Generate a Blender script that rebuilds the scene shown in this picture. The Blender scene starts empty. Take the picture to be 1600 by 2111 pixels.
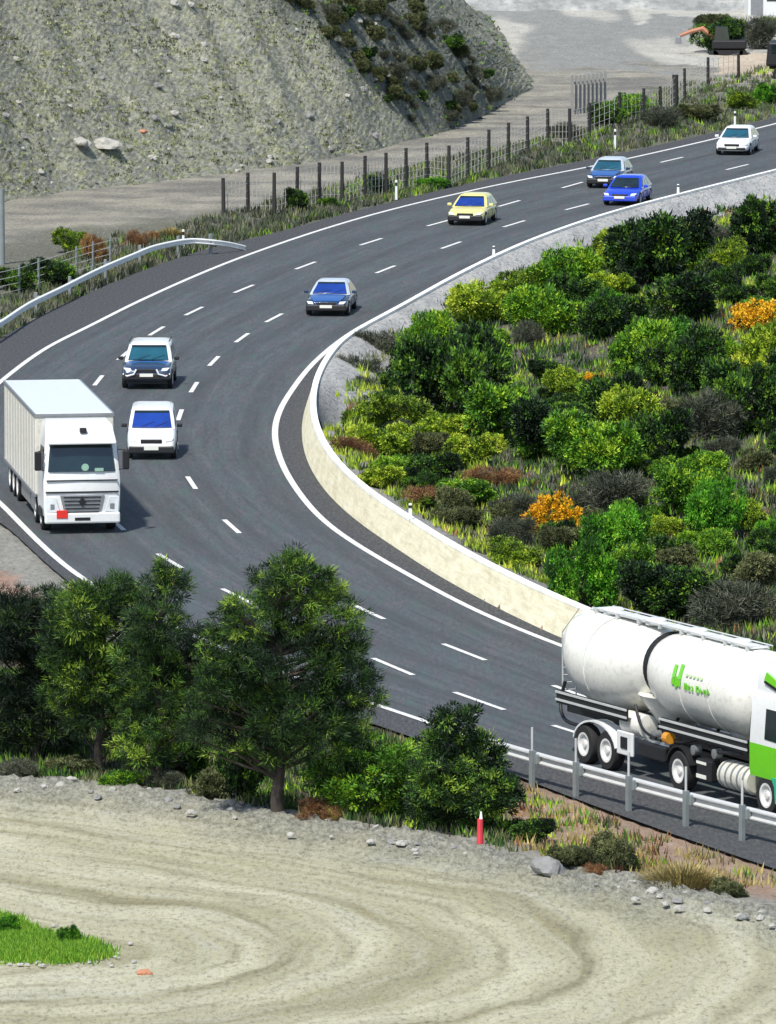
import bpy, bmesh, math, random
import numpy as np
from mathutils import Vector, Matrix, noise
R = math.radians
random.seed(7)
sc = bpy.context.scene
col = sc.collection

# ------------------------------------------------------------------ camera
IW, IH = 1600.0, 2111.0
PITCH = R(7.0)
FPX = 16740.0
CH = 32.54
CP, SP = math.cos(PITCH), math.sin(PITCH)
def W(px, py, z=0.0):
    """point of the world on height z seen at a place of the photograph"""
    x = (px-IW/2)/FPX; y = (py-IH/2)/FPX
    dn = SP+y*CP; t = (CH-z)/dn
    return Vector((x*t, (CP-y*SP)*t, z))
def P(v):
    d = v[1]*CP+(CH-v[2])*SP
    return (IW/2+FPX*v[0]/d, IH/2+FPX*((CH-v[2])*CP-v[1]*SP)/d)
def SC(py): return CP*(py+1000.0)/CH*1.0
cam = bpy.data.cameras.new('camera'); co = bpy.data.objects.new('camera', cam); col.objects.link(co)
co.location = (0, 0, CH); co.rotation_euler = (math.pi/2-PITCH, 0, 0)
cam.sensor_fit = 'VERTICAL'; cam.sensor_height = 36; cam.lens = 36*FPX/IH
cam.clip_start = 5; cam.clip_end = 6000
sc.camera = co
sc.view_settings.view_transform = 'Standard'; sc.view_settings.look = 'None'
sc.view_settings.exposure = 0.25; sc.view_settings.gamma = 1

# ------------------------------------------------------------------ light
SUN_EL = R(56); SD = Vector((-0.47, -0.88, 0)).normalized()
sd = Vector((SD.x*math.cos(SUN_EL), SD.y*math.cos(SUN_EL), math.sin(SUN_EL)))
w = bpy.data.worlds.new('World'); sc.world = w; w.use_nodes = True
nt = w.node_tree; nt.nodes.clear()
sky = nt.nodes.new('ShaderNodeTexSky'); sky.sky_type = 'NISHITA'; sky.sun_disc = False
sky.sun_elevation = SUN_EL; sky.sun_rotation = math.atan2(SD.x, SD.y) % (2*math.pi)
bg = nt.nodes.new('ShaderNodeBackground'); bg.inputs[1].default_value = 0.14
wo = nt.nodes.new('ShaderNodeOutputWorld')
nt.links.new(sky.outputs[0], bg.inputs[0]); nt.links.new(bg.outputs[0], wo.inputs[0])
sl = bpy.data.lights.new('sun', 'SUN'); sl.energy = 4.1; sl.angle = R(2.5); sl.color = (1, .96, .88)
so = bpy.data.objects.new('sun', sl); col.objects.link(so)
so.rotation_euler = sd.to_track_quat('Z', 'Y').to_euler()

# ------------------------------------------------------------------ materials
def srgb(r, g, b):
    f = lambda c: (c/255/12.92 if c/255 <= .04045 else ((c/255+.055)/1.055)**2.4)
    return (f(r), f(g), f(b), 1)
class NT:
    def __init__(s, name):
        s.m = bpy.data.materials.new(name); s.m.use_nodes = True
        s.n = s.m.node_tree.nodes; s.l = s.m.node_tree.links
        s.b = s.n['Principled BSDF']
    def node(s, t, **k):
        n = s.n.new(t)
        for a, v in k.items(): setattr(n, a, v)
        return n
    def link(s, a, b): s.l.new(a, b)
    def noise(s, vec, scale, detail=4, rough=.6):
        n = s.node('ShaderNodeTexNoise'); n.inputs['Scale'].default_value = scale
        n.inputs['Detail'].default_value = detail; n.inputs['Roughness'].default_value = rough
        if vec: s.link(vec, n.inputs['Vector'])
        return n.outputs['Fac']
    def ramp(s, fac, stops, interp='LINEAR'):
        r = s.node('ShaderNodeValToRGB'); cr = r.color_ramp; cr.interpolation = interp
        cr.elements[0].position, cr.elements[0].color = stops[0]
        cr.elements[1].position, cr.elements[1].color = stops[-1]
        for p, c in stops[1:-1]:
            e = cr.elements.new(p); e.color = c
        s.link(fac, r.inputs[0]); return r.outputs[0]
    def mix(s, fac, a, b, mode='MIX'):
        m = s.node('ShaderNodeMix', data_type='RGBA', blend_type=mode)
        for i, v in ((0, fac), (6, a), (7, b)):
            if hasattr(v, 'node'): s.link(v, m.inputs[i])
            else: m.inputs[i].default_value = v
        return m.outputs[2]
    def coord(s, scale=None, attr=None):
        if attr:
            a = s.node('ShaderNodeAttribute', attribute_name=attr); o = a.outputs['Vector']
        else:
            g = s.node('ShaderNodeNewGeometry'); o = g.outputs['Position']
        if scale:
            mp = s.node('ShaderNodeMapping'); mp.inputs['Scale'].default_value = scale
            s.link(o, mp.inputs[0]); o = mp.outputs[0]
        return o
    def bump(s, h, dist, strength=1.0):
        b = s.node('ShaderNodeBump'); b.inputs['Distance'].default_value = dist; b.inputs['Strength'].default_value = strength
        s.link(h, b.inputs['Height']); s.link(b.outputs[0], s.b.inputs['Normal'])
    def color(s, c): 
        if hasattr(c, 'node'): s.link(c, s.b.inputs['Base Color'])
        else: s.b.inputs['Base Color'].default_value = c
    def set(s, rough=.5, metal=0, spec=None):
        s.b.inputs['Roughness'].default_value = rough; s.b.inputs['Metallic'].default_value = metal
        if spec is not None: s.b.inputs['Specular IOR Level'].default_value = spec
        return s.m

def mat_paint(name, c, rough=.3, metal=0, var=.12, coat=.4, dirt=.25):
    t = NT(name); g = t.coord()
    n = t.noise(g, 2.2, 5); d = (c[0]*(1-var), c[1]*(1-var), c[2]*(1-var), 1)
    base = t.mix(n, c, d)
    if dirt:
        # road film: the lowest bodywork is dustier
        n2 = t.noise(g, 7, 5)
        base = t.mix(t.ramp(n2, [(.5, (0,0,0,1)), (.75, (dirt,)*3+(1,))]), base, srgb(120,112,98))
    t.color(base); t.b.inputs['Coat Weight'].default_value = coat; t.b.inputs['Coat Roughness'].default_value = .12
    return t.set(rough, metal)
def mat_plain(name, c, rough=.6, metal=0, var=.3, scale=6):
    t = NT(name); n = t.noise(t.coord(), scale, 5)
    t.color(t.mix(n, (c[0]*(1+var*.5), c[1]*(1+var*.5), c[2]*(1+var*.5), 1), (c[0]*(1-var), c[1]*(1-var), c[2]*(1-var), 1)))
    return t.set(rough, metal)
def mat_glass(name, c):
    t = NT(name); n = t.noise(t.coord(), .9, 2)
    t.color(t.ramp(n, [(.3, (c[0]*.6, c[1]*.6, c[2]*.6, 1)), (.7, (c[0]*1.1, c[1]*1.2, c[2]*1.1, 1))]))
    t.b.inputs['Coat Weight'].default_value = .5; t.b.inputs['Coat Roughness'].default_value = .03
    return t.set(.06, 0, .6)
def mat_leaf(name, stops, rough=.55, sub=.0):
    """foliage: hue varies from clump to clump (attribute tint) and with a fine noise"""
    t = NT(name); a = t.node('ShaderNodeAttribute', attribute_name='tint')
    c = t.ramp(a.outputs['Fac'], stops)
    n = t.noise(t.coord(), 9, 3)
    c = t.mix(t.ramp(n, [(.35, (0,0,0,1)), (.7, (.5,.5,.5,1))]), c, (stops[0][1]), 'MIX')
    t.color(c)
    m = t.set(rough, 0, .25)
    return m
M = {}
def g3(r, g, b): return (r, g, b, 1)
M['pine'] = mat_leaf('pine_needles', [(0, g3(.008,.02,.008)), (.46, g3(.016,.045,.012)), (.68, g3(.075,.18,.02)), (1, g3(.34,.5,.05))])
M['pinedark'] = mat_leaf('dark_pine_needles', [(0, g3(.005,.012,.007)), (.6, g3(.012,.028,.012)), (1, g3(.09,.16,.025))])
M['dark'] = mat_leaf('dark_leaves', [(0, g3(.006,.012,.007)), (.5, g3(.014,.034,.012)), (.7, g3(.06,.17,.018)), (1, g3(.24,.42,.03))])
M['green'] = mat_leaf('green_leaves', [(0, g3(.014,.03,.01)), (.38, g3(.04,.12,.012)), (.64, g3(.15,.38,.02)), (1, g3(.46,.66,.04))])
M['bright'] = mat_leaf('bright_leaves', [(0, g3(.02,.06,.01)), (.4, g3(.06,.22,.012)), (.75, g3(.14,.45,.02)), (1, g3(.34,.62,.05))])
M['yellowgreen'] = mat_leaf('yellow_green_leaves', [(0, g3(.03,.05,.012)), (.35, g3(.13,.24,.018)), (.65, g3(.38,.55,.03)), (1, g3(.68,.74,.07))])
M['grey'] = mat_leaf('grey_scrub_twigs', [(0, g3(.03,.036,.024)), (.5, g3(.08,.095,.06)), (.85, g3(.15,.155,.11)), (1, g3(.26,.25,.19))])
M['olive'] = mat_leaf('olive_scrub_leaves', [(0, g3(.035,.045,.02)), (.5, g3(.11,.13,.05)), (1, g3(.26,.27,.11))])
M['gorse'] = mat_leaf('orange_yellow_blossom', [(0, g3(.35,.17,.01)), (.3, g3(.75,.38,.01)), (.7, g3(.9,.5,.015)), (1, g3(.92,.66,.04))])
M['hillweed'] = mat_leaf('pale_yellow_green_weeds', [(0, g3(.12,.14,.07)), (.5, g3(.28,.31,.15)), (1, g3(.48,.5,.3))])
M['rust'] = mat_leaf('rusty_red_scrub', [(0, g3(.07,.035,.02)), (.5, g3(.25,.12,.05)), (1, g3(.45,.27,.1))])
M['straw'] = mat_leaf('straw_grass', [(0, g3(.12,.1,.05)), (.5, g3(.34,.27,.09)), (1, g3(.55,.45,.16))])
M['lawn'] = mat_leaf('vivid_grass', [(0, g3(.05,.14,.01)), (.5, g3(.13,.32,.015)), (1, g3(.3,.46,.05))])
M['bark'] = mat_plain('bark', g3(.05,.04,.032), .9, 0, .5, 9)
M['stem'] = mat_plain('woody_stem', g3(.09,.075,.06), .9, 0, .5, 9)
M['white'] = mat_paint('white_paint', g3(.78,.79,.78), var=.07, dirt=.12)
M['cream'] = mat_paint('cream_tarpaulin', g3(.72,.70,.62), .5, 0, .12, .1, .35)
M['silver'] = mat_paint('silver_paint', g3(.62,.68,.74), .28, .25, .1)
M['blue'] = mat_paint('blue_paint', g3(.012,.06,.62), .25, 0, .15, .7, .08)
M['yellow'] = mat_paint('pale_yellow_paint', g3(.75,.70,.26), .3, 0, .1, .5, .1)
M['green_paint'] = mat_paint('green_paint', g3(.16,.62,.012), .35, 0, .12, .4, .12)
M['teal_paint'] = mat_paint('sea_green_paint', g3(.02,.48,.25), .35, 0, .12, .4, .12)
M['black'] = mat_plain('black_plastic', g3(.012,.012,.014), .55)
M['rubber'] = mat_plain('tyre_rubber', g3(.016,.016,.017), .85)
M['steel'] = mat_plain('dull_steel', g3(.36,.37,.38), .4, .6, .3)
M['galv'] = mat_plain('galvanised_steel', g3(.60,.61,.60), .5, .15, .25, 3)
M['galvlight'] = mat_plain('bright_galvanised_steel', g3(.78,.79,.77), .5, 0, .2, 3)
M['galvpost'] = mat_plain('weathered_zinc_post', g3(.25,.28,.28), .6, .2, .3, 4)
M['rim'] = mat_plain('wheel_rim_metal', g3(.5,.51,.52), .4, .5, .3)
M['whub'] = mat_plain('white_wheel_hub', g3(.72,.71,.68), .5, 0, .25)
M['lamp'] = mat_plain('headlamp_glass', g3(.75,.78,.8), .1, 0, .2)
M['amber'] = mat_plain('amber_lens', g3(.7,.3,.03), .3)
M['red'] = mat_plain('red_panel', g3(.75,.03,.02), .5)
M['plate'] = mat_plain('number_plate', g3(.8,.8,.72), .4, 0, .1)
M['glassblue'] = mat_glass('windscreen_glass_painted_sky', g3(.01,.045,.30))  # sky reflection put into the base colour as blue
M['glassdark'] = mat_glass('dark_windscreen_glass', g3(.01,.022,.028))
M['glassteal'] = mat_glass('teal_windscreen_glass', g3(.015,.09,.14))
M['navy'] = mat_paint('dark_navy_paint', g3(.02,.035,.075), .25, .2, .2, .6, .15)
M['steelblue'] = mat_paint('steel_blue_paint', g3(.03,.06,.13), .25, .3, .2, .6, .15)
M['hood_sky_reflection'] = mat_paint('bonnet_painted_sky_reflection', g3(.05,.17,.5), .22, .3, .2, .6, .05)  # blue of the reflected sky painted into the bonnet colour
M['post'] = mat_plain('dark_timber_post', g3(.035,.034,.033), .85, 0, .5)
M['wire'] = mat_plain('fence_wire', g3(.42,.42,.39), .6, .2)
def mat_roadpaint():
    t = NT('road_paint'); n = t.noise(t.coord((1, .3, 1)), 12, 8, .8)
    t.color(t.ramp(n, [(.3, g3(.22,.22,.22)), (.42, g3(.58,.58,.56)), (.6, g3(.76,.76,.74))])); return t.set(.7, 0, .2)
M['paintwhite'] = mat_roadpaint()
M['delin'] = mat_plain('white_delineator_plastic', g3(.82,.84,.82), .5, 0, .08)
M['stake'] = mat_plain('pinkish_red_stake_paint', g3(.72,.05,.07), .6, 0, .25, 4)
M['orange'] = mat_paint('orange_machine_paint', g3(.5,.2,.1), .6, dirt=.6)
M['rock'] = mat_plain('pale_rock', g3(.42,.41,.37), .9, 0, .45, 3)
M['rockdark'] = mat_plain('grey_rock', g3(.25,.25,.24), .9, 0, .45, 3)
M['orangerock'] = mat_plain('rusty_rock', g3(.5,.23,.13), .9, 0, .4, 3)

def mat_asphalt():
    t = NT('asphalt'); g = t.coord()
    fine = t.noise(t.coord((1, .14, 1)), 9, 8, .75)
    a = t.ramp(fine, [(.3, g3(.055,.058,.064)), (.52, g3(.085,.09,.096)), (.75, g3(.13,.134,.14))])
    big = t.noise(t.coord((1, .16, 1)), .9, 5, .65)
    a = t.mix(t.ramp(big, [(.38, (0,0,0,1)), (.68, (.6,)*3+(1,))]), a, g3(.062,.08,.088))
    b2 = t.noise(t.coord((1, .15, 1)), 2.3, 4, .6)
    a = t.mix(t.ramp(b2, [(.5, (0,0,0,1)), (.68, (.45,)*3+(1,))]), a, g3(.062,.12,.10))
    b3 = t.noise(t.coord((1.1, .17, 2)), 2.9, 4, .6)
    a = t.mix(t.ramp(b3, [(.53, (0,0,0,1)), (.7, (.45,)*3+(1,))]), a, g3(.125,.10,.115))
    # tyre-polished wheel paths and oil between them, running along the lanes
    at = t.node('ShaderNodeAttribute', attribute_name='lane')
    wv = t.node('ShaderNodeMath', operation='SINE'); ml = t.node('ShaderNodeMath', operation='MULTIPLY'); ml.inputs[1].default_value = 2*math.pi
    t.link(at.outputs['Fac'], ml.inputs[0]); t.link(ml.outputs[0], wv.inputs[0])
    a = t.mix(t.ramp(wv.outputs[0], [(0, (0,0,0,1)), (1, (.42,)*3+(1,))]), a, g3(.055,.056,.06))
    st = t.noise(t.coord(None, 'run'), 2.2, 6, .65)
    a = t.mix(t.ramp(st, [(.5, (0,)*3+(1,)), (.68, (.5,)*3+(1,))]), a, g3(.045,.046,.05)); a = t.mix(t.ramp(st, [(.3, (.35,)*3+(1,)), (.44, (0,)*3+(1,))]), a, g3(.15,.152,.155))
    t.color(a); t.bump(fine, .01); return t.set(.85, 0, .25)
def mat_shoulder():
    t = NT('shoulder_asphalt'); fine = t.noise(t.coord((1, .2, 1)), 11, 6, .75)
    t.color(t.ramp(fine, [(.3, g3(.035,.037,.04)), (.5, g3(.065,.067,.07)), (.8, g3(.13,.13,.13))]))
    return t.set(.9, 0, .2)
def mat_ground():
    t = NT('ground'); a = t.node('ShaderNodeAttribute', attribute_name='zone')
    g = t.coord()
    n1 = t.noise(t.coord((1, .35, 1)), 1.1, 6, .7); n2 = t.noise(t.coord((1, .3, 1)), 6.5, 8, .8)
    c = t.mix(t.ramp(n1, [(.3, (.0,)*3+(1,)), (.7, (.75,)*3+(1,))]), a.outputs['Color'], t.mix(.5, a.outputs['Color'], g3(.10,.10,.085)))
    c = t.mix(t.ramp(n2, [(.35, (.75,)*3+(1,)), (.5, (.1,)*3+(1,)), (.62, (0,)*3+(1,))]), c, t.mix(.68, a.outputs['Color'], g3(.035,.035,.032)))
    c = t.mix(t.ramp(n2, [(.56, (0,)*3+(1,)), (.72, (.8,)*3+(1,))]), c, g3(.52,.50,.44))
    t.color(c); t.bump(n2, .12); return t.set(.95, 0, .15)
def mat_track():
    t = NT('dirt_track_gravel')
    a = t.node('ShaderNodeAttribute', attribute_name='track'); sp = t.node('ShaderNodeSeparateXYZ'); t.link(a.outputs['Vector'], sp.inputs[0])
    def tn(sx, sy, det=5, ro=.62):
        cb = t.node('ShaderNodeCombineXYZ')
        for i_, k in ((0, sx), (1, sy)):
            ml = t.node('ShaderNodeMath', operation='MULTIPLY'); ml.inputs[1].default_value = k; t.link(sp.outputs[i_], ml.inputs[0]); t.link(ml.outputs[0], cb.inputs[i_])
        return t.noise(cb.outputs[0], 1.0, det, ro)
    s1 = tn(.05, .42, 3, .5); s2 = tn(.22, 1.7); s3 = tn(.5, 5.0, 6, .7)
    big = t.noise(t.coord((1, .3, 1)), .55, 5, .6); fine = t.noise(t.coord((1, .35, 1)), 8, 8, .82)
    c = t.ramp(s1, [(.30, srgb(160,155,124)), (.45, srgb(188,184,154)), (.6, srgb(210,206,178)), (.72, srgb(196,193,170))])
    c = t.mix(t.ramp(big, [(.4, (0,)*3+(1,)), (.65, (.4,)*3+(1,))]), c, srgb(176,172,146))
    c = t.mix(t.ramp(s2, [(.34, (.4,)*3+(1,)), (.48, (0,)*3+(1,))]), c, srgb(144,140,116))
    c = t.mix(t.ramp(s2, [(.54, (0,)*3+(1,)), (.68, (.5,)*3+(1,))]), c, srgb(202,200,186))
    ab = t.node('ShaderNodeMath', operation='ABSOLUTE'); t.link(sp.outputs[1], ab.inputs[0])
    for d0, wd_, st in ((0.0, .8, .9), (1.6, .3, .4), (3.4, .5, .5), (5.0, .3, .4), (6.6, .8, .75), (9.6, .5, .5), (12.5, .6, .5)):
        q1 = t.node('ShaderNodeMath', operation='SUBTRACT'); t.link(ab.outputs[0], q1.inputs[0]); q1.inputs[1].default_value = d0
        q2 = t.node('ShaderNodeMath', operation='ABSOLUTE'); t.link(q1.outputs[0], q2.inputs[0])
        m2 = t.node('ShaderNodeMapRange', interpolation_type='SMOOTHSTEP'); t.link(q2.outputs[0], m2.inputs[0]); m2.inputs[1].default_value = 0; m2.inputs[2].default_value = wd_; m2.inputs[3].default_value = st; m2.inputs[4].default_value = 0
        q3 = t.node('ShaderNodeMath', operation='MULTIPLY'); t.link(m2.outputs[0], q3.inputs[0]); t.link(t.ramp(s2, [(.3, (1,)*3+(1,)), (.62, (.25,)*3+(1,))]), q3.inputs[1])
        c = t.mix(q3.outputs[0], c, srgb(128,122,92))
    c = t.mix(t.ramp(s3, [(.52, (0,)*3+(1,)), (.7, (.45,)*3+(1,))]), c, srgb(178,170,122))
    c = t.mix(t.ramp(fine, [(.36, (.7,)*3+(1,)), (.5, (0,)*3+(1,))]), c, srgb(104,101,88))
    c = t.mix(t.ramp(fine, [(.57, (0,)*3+(1,)), (.72, (.7,)*3+(1,))]), c, srgb(216,214,204))
    edge = t.ramp(fine, [(.36, srgb(78,80,76)), (.5, srgb(132,133,126)), (.66, srgb(186,185,174))])
    mr = t.node('ShaderNodeMapRange'); t.link(sp.outputs[2], mr.inputs[0]); mr.inputs[1].default_value = 1.0; mr.inputs[2].default_value = 5.5; mr.inputs[3].default_value = .85; mr.inputs[4].default_value = 0
    c = t.mix(mr.outputs[0], c, edge)
    t.color(c); t.bump(fine, .08); return t.set(.95, 0, .1)
def mat_hill():
    t = NT('hill_rubble')
    n = t.noise(t.coord((1, 1, 1)), .55, 5, .6); f = t.noise(t.coord((1, .6, 1.6)), 3.6, 8, .78); y = t.noise(t.coord((1, .6, 2.0)), 2.2, 6, .75)
    c = t.ramp(n, [(.3, srgb(150,152,148)), (.5, srgb(180,180,166)), (.7, srgb(200,198,176))])
    c = t.mix(t.ramp(y, [(.48, (0,)*3+(1,)), (.64, (.7,)*3+(1,))]), c, srgb(184,188,126))
    c = t.mix(t.ramp(f, [(.34, (.95,)*3+(1,)), (.46, (.35,)*3+(1,)), (.54, (0,)*3+(1,))]), c, srgb(84,90,88))
    c = t.mix(t.ramp(f, [(.55, (0,)*3+(1,)), (.68, (.9,)*3+(1,))]), c, srgb(224,226,204))
    a = t.node('ShaderNodeAttribute', attribute_name='veg')
    c = t.mix(a.outputs['Fac'], c, t.ramp(f, [(.3, srgb(84,90,84)), (.6, srgb(138,142,132)), (.8, srgb(190,188,172))]))
    t.color(c); t.bump(f, .35); return t.set(.95, 0, .1)
def mat_conc(name, stops, sc_=2.5):
    t = NT(name); f = t.noise(t.coord((1, .3, 1)), sc_, 8, .75); s = t.noise(t.coord((1.4, .12, 5)), 2.0, 5, .6)
    c = t.ramp(f, stops)
    c = t.mix(t.ramp(s, [(.5, (0,)*3+(1,)), (.75, (.35,)*3+(1,))]), c, srgb(150,140,110))
    t.color(c); t.bump(f, .02); return t.set(.85, 0, .2)
M['asphalt'] = mat_asphalt(); M['shoulder'] = mat_shoulder(); M['ground'] = mat_ground(); M['track'] = mat_track(); M['hill'] = mat_hill()
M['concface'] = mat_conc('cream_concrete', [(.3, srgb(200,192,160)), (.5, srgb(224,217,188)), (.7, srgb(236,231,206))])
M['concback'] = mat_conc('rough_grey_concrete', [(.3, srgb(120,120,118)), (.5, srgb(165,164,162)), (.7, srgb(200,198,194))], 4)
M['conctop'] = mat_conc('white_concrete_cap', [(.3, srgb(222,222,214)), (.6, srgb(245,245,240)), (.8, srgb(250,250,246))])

# ------------------------------------------------------------------ helpers
def tag(o, label=None, cat=None, group=None, kind=None):
    if label: o['label'] = label
    if cat: o['category'] = cat
    if group: o['group'] = group
    if kind: o['kind'] = kind
    return o
def empty(name, loc, rz=0.0):
    o = bpy.data.objects.new(name, None); col.objects.link(o); o.location = loc; o.rotation_euler = (0, 0, rz); o.empty_display_size = .3
    return o
class MB:
    def __init__(s): s.v = []; s.f = []; s.mi = []; s.tint = None
    def add(s, vs, fs, mi=0):
        b = len(s.v); s.v += [tuple(v) for v in vs]
        for f in fs: s.f.append([b+i for i in f]); s.mi.append(mi)
    def box(s, c, d, mi=0, rot=None, taper=(1, 1)):
        x, y, z = d[0]/2, d[1]/2, d[2]/2; vs = []
        for k in (-1, 1):
            tx, ty = (taper if k > 0 else (1, 1))
            for i, j in ((-1,-1),(1,-1),(1,1),(-1,1)):
                v = Vector((i*x*tx, j*y*ty, k*z))
                if rot: v = rot @ v
                vs.append(v+Vector(c))
        s.add(vs, [(0,3,2,1),(4,5,6,7),(0,1,5,4),(1,2,6,5),(2,3,7,6),(3,0,4,7)], mi); return s
    def prism(s, quad, t, mi=0, sub=0):
        q = [Vector(p) for p in quad]; n = (q[1]-q[0]).cross(q[2]-q[0]).normalized()
        k = len(q); vs = [p+n*t for p in q]+q
        s.add(vs, [tuple(range(k)), tuple(range(2*k-1, k-1, -1))]+[(i, i+k, (i+1) % k+k, (i+1) % k) for i in range(k)], mi); return s
    def lathe(s, prof, org, axis='y', n=20, mi=0):
        """prof: list of (along, radius)"""
        o = Vector(org); vs = []
        ax = {'x': (Vector((1,0,0)), Vector((0,1,0)), Vector((0,0,1))), 'y': (Vector((0,1,0)), Vector((0,0,1)), Vector((1,0,0))), 'z': (Vector((0,0,1)), Vector((1,0,0)), Vector((0,1,0)))}[axis]
        for a, r in prof:
            for i in range(n):
                t = 2*math.pi*i/n; vs.append(o+ax[0]*a+ax[1]*(math.cos(t)*r)+ax[2]*(math.sin(t)*r))
        fs = []
        for k in range(len(prof)-1):
            for i in range(n):
                j = (i+1) % n; fs.append((k*n+i, k*n+j, (k+1)*n+j, (k+1)*n+i))
        fs.append(tuple(range(n-1, -1, -1))); fs.append(tuple((len(prof)-1)*n+i for i in range(n)))
        s.add(vs, fs, mi); return s
    def ringlathe(s, prof, org, n=24, mi=0):
        o = Vector(org); rings = []
        for a, r in prof+[prof[0]]:
            rings.append([o+Vector((math.cos(2*math.pi*i/n)*r, a, math.sin(2*math.pi*i/n)*r)) for i in range(n)])
        s.loft(rings, mi, caps=False); return s
    def tube(s, pts, rad, n=6, mi=0):
        pts = [Vector(p) for p in pts]
        if not isinstance(rad, (list, tuple)): rad = [rad]*len(pts)
        vs = []
        for k, p in enumerate(pts):
            d = (pts[min(k+1, len(pts)-1)]-pts[max(k-1, 0)]).normalized()
            u = d.cross(Vector((0,0,1)) if abs(d.z) < .9 else Vector((1,0,0))).normalized(); v = d.cross(u)
            for i in range(n):
                t = 2*math.pi*i/n; vs.append(p+u*math.cos(t)*rad[k]+v*math.sin(t)*rad[k])
        fs = [(k*n+i, k*n+(i+1) % n, (k+1)*n+(i+1) % n, (k+1)*n+i) for k in range(len(pts)-1) for i in range(n)]
        fs.append(tuple(range(n-1, -1, -1))); fs.append(tuple((len(pts)-1)*n+i for i in range(n)))
        s.add(vs, fs, mi); return s
    def loft(s, rings, mi=0, caps=True):
        n = len(rings[0]); vs = [p for r in rings for p in r]
        fs = [(k*n+i, k*n+(i+1) % n, (k+1)*n+(i+1) % n, (k+1)*n+i) for k in range(len(rings)-1) for i in range(n)]
        if caps: fs.append(tuple(range(n-1, -1, -1))); fs.append(tuple((len(rings)-1)*n+i for i in range(n)))
        s.add(vs, fs, mi); return s
    def mesh(s, name, mats):
        me = bpy.data.meshes.new(name); me.from_pydata(s.v, [], s.f)
        for m in (mats if isinstance(mats, (list, tuple)) else [mats]): me.materials.append(M[m] if isinstance(m, str) else m)
        if any(s.mi): me.polygons.foreach_set('material_index', s.mi)
        if s.tint is not None:
            a = me.attributes.new('tint', 'FLOAT', 'FACE'); a.data.foreach_set('value', s.tint)
        me.update(); return me
    def build(s, name, mats, parent=None, smooth=False, bevel=0, fixn=True):
        me = s.mesh(name, mats)
        if fixn or bevel:
            bm = bmesh.new(); bm.from_mesh(me)
            if fixn: bmesh.ops.recalc_face_normals(bm, faces=bm.faces)
            if bevel:
                es = [e for e in bm.edges if len(e.link_faces) == 2 and e.calc_face_angle(0) > .5]
                bmesh.ops.bevel(bm, geom=es, offset=bevel, segments=2, affect='EDGES', profile=.5, clamp_overlap=True)
            bm.to_mesh(me); bm.free()
        if smooth:
            me.polygons.foreach_set('use_smooth', [True]*len(me.polygons))
            try: me.set_sharp_from_angle(angle=R(40))
            except Exception: pass
        o = bpy.data.objects.new(name, me); col.objects.link(o)
        if parent: o.parent = parent
        return o
def copy_tree(o, parent=None):
    c = o.copy(); col.objects.link(c)
    if parent: c.parent = parent
    for ch in [q for q in KIDS.get(o.name, [])]:
        copy_tree(ch, c)
    return c
KIDS = {}
def remember(o):
    for q in list(col.objects):
        if q.parent: KIDS.setdefault(q.parent.name, [])
    KIDS[o.name] = [q for q in col.objects if q.parent == o]
    for q in KIDS[o.name]: KIDS[q.name] = [r for r in col.objects if r.parent == q]

def smooth_path(pts, step=.5, closed=False):
    """Catmull-Rom through world points, resampled"""
    p = [Vector(q) for q in pts]; out = []
    for i in range(len(p)-1):
        a = p[max(i-1, 0)]; b = p[i]; c = p[i+1]; d = p[min(i+2, len(p)-1)]
        L = (c-b).length
        # centripetal handling for very unequal spacing
        t0 = 0; t1 = max((b-a).length, 1e-3)**.5; t2 = t1+max((c-b).length, 1e-3)**.5; t3 = t2+max((d-c).length, 1e-3)**.5
        n = max(2, int(L/step))
        for k in range(n):
            t = t1+(t2-t1)*k/n
            A1 = a*((t1-t)/(t1-t0))+b*((t-t0)/(t1-t0)); A2 = b*((t2-t)/(t2-t1))+c*((t-t1)/(t2-t1)); A3 = c*((t3-t)/(t3-t2))+d*((t-t2)/(t3-t2))
            B1 = A1*((t2-t)/(t2-t0))+A2*((t-t0)/(t2-t0)); B2 = A2*((t3-t)/(t3-t1))+A3*((t-t1)/(t3-t1))
            out.append(B1*((t2-t)/(t2-t1))+B2*((t-t1)/(t2-t1)))
    out.append(p[-1]); return out
def relax(p, it=14):
    for k in range(it):
        p = [p[0]]+[p[i]*.5+(p[i-1]+p[i+1])*.25 for i in range(1, len(p)-1)]+[p[-1]]
    return p
def wpath(px, z=0.0, step=.8): return relax(smooth_path([W(x, y, z) for x, y in px], step))
def normals2(path):
    ns = []
    for i in range(len(path)):
        d = (path[min(i+1, len(path)-1)]-path[max(i-1, 0)]); d.z = 0; d.normalize(); ns.append(Vector((-d.y, d.x, 0)))
    return ns
def ribbon(name, path, wd, z, mat):
    m = MB(); ns = normals2(path); vs = []
    for p, n in zip(path, ns): vs += [(p.x+n.x*wd/2, p.y+n.y*wd/2, z), (p.x-n.x*wd/2, p.y-n.y*wd/2, z)]
    m.add(vs, [(2*i, 2*i+1, 2*i+3, 2*i+2) for i in range(len(path)-1)])
    o = m.build(name, mat, fixn=False)
    for pl in o.data.polygons:
        if pl.normal.z < 0: o.data.flip_normals(); break
    return o
def inpoly(x, y, poly):
    c = False; j = len(poly)-1
    for i in range(len(poly)):
        a = poly[i]; b = poly[j]
        if (a[1] > y) != (b[1] > y) and x < (b[0]-a[0])*(y-a[1])/(b[1]-a[1])+a[0]: c = not c
        j = i
    return c
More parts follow.
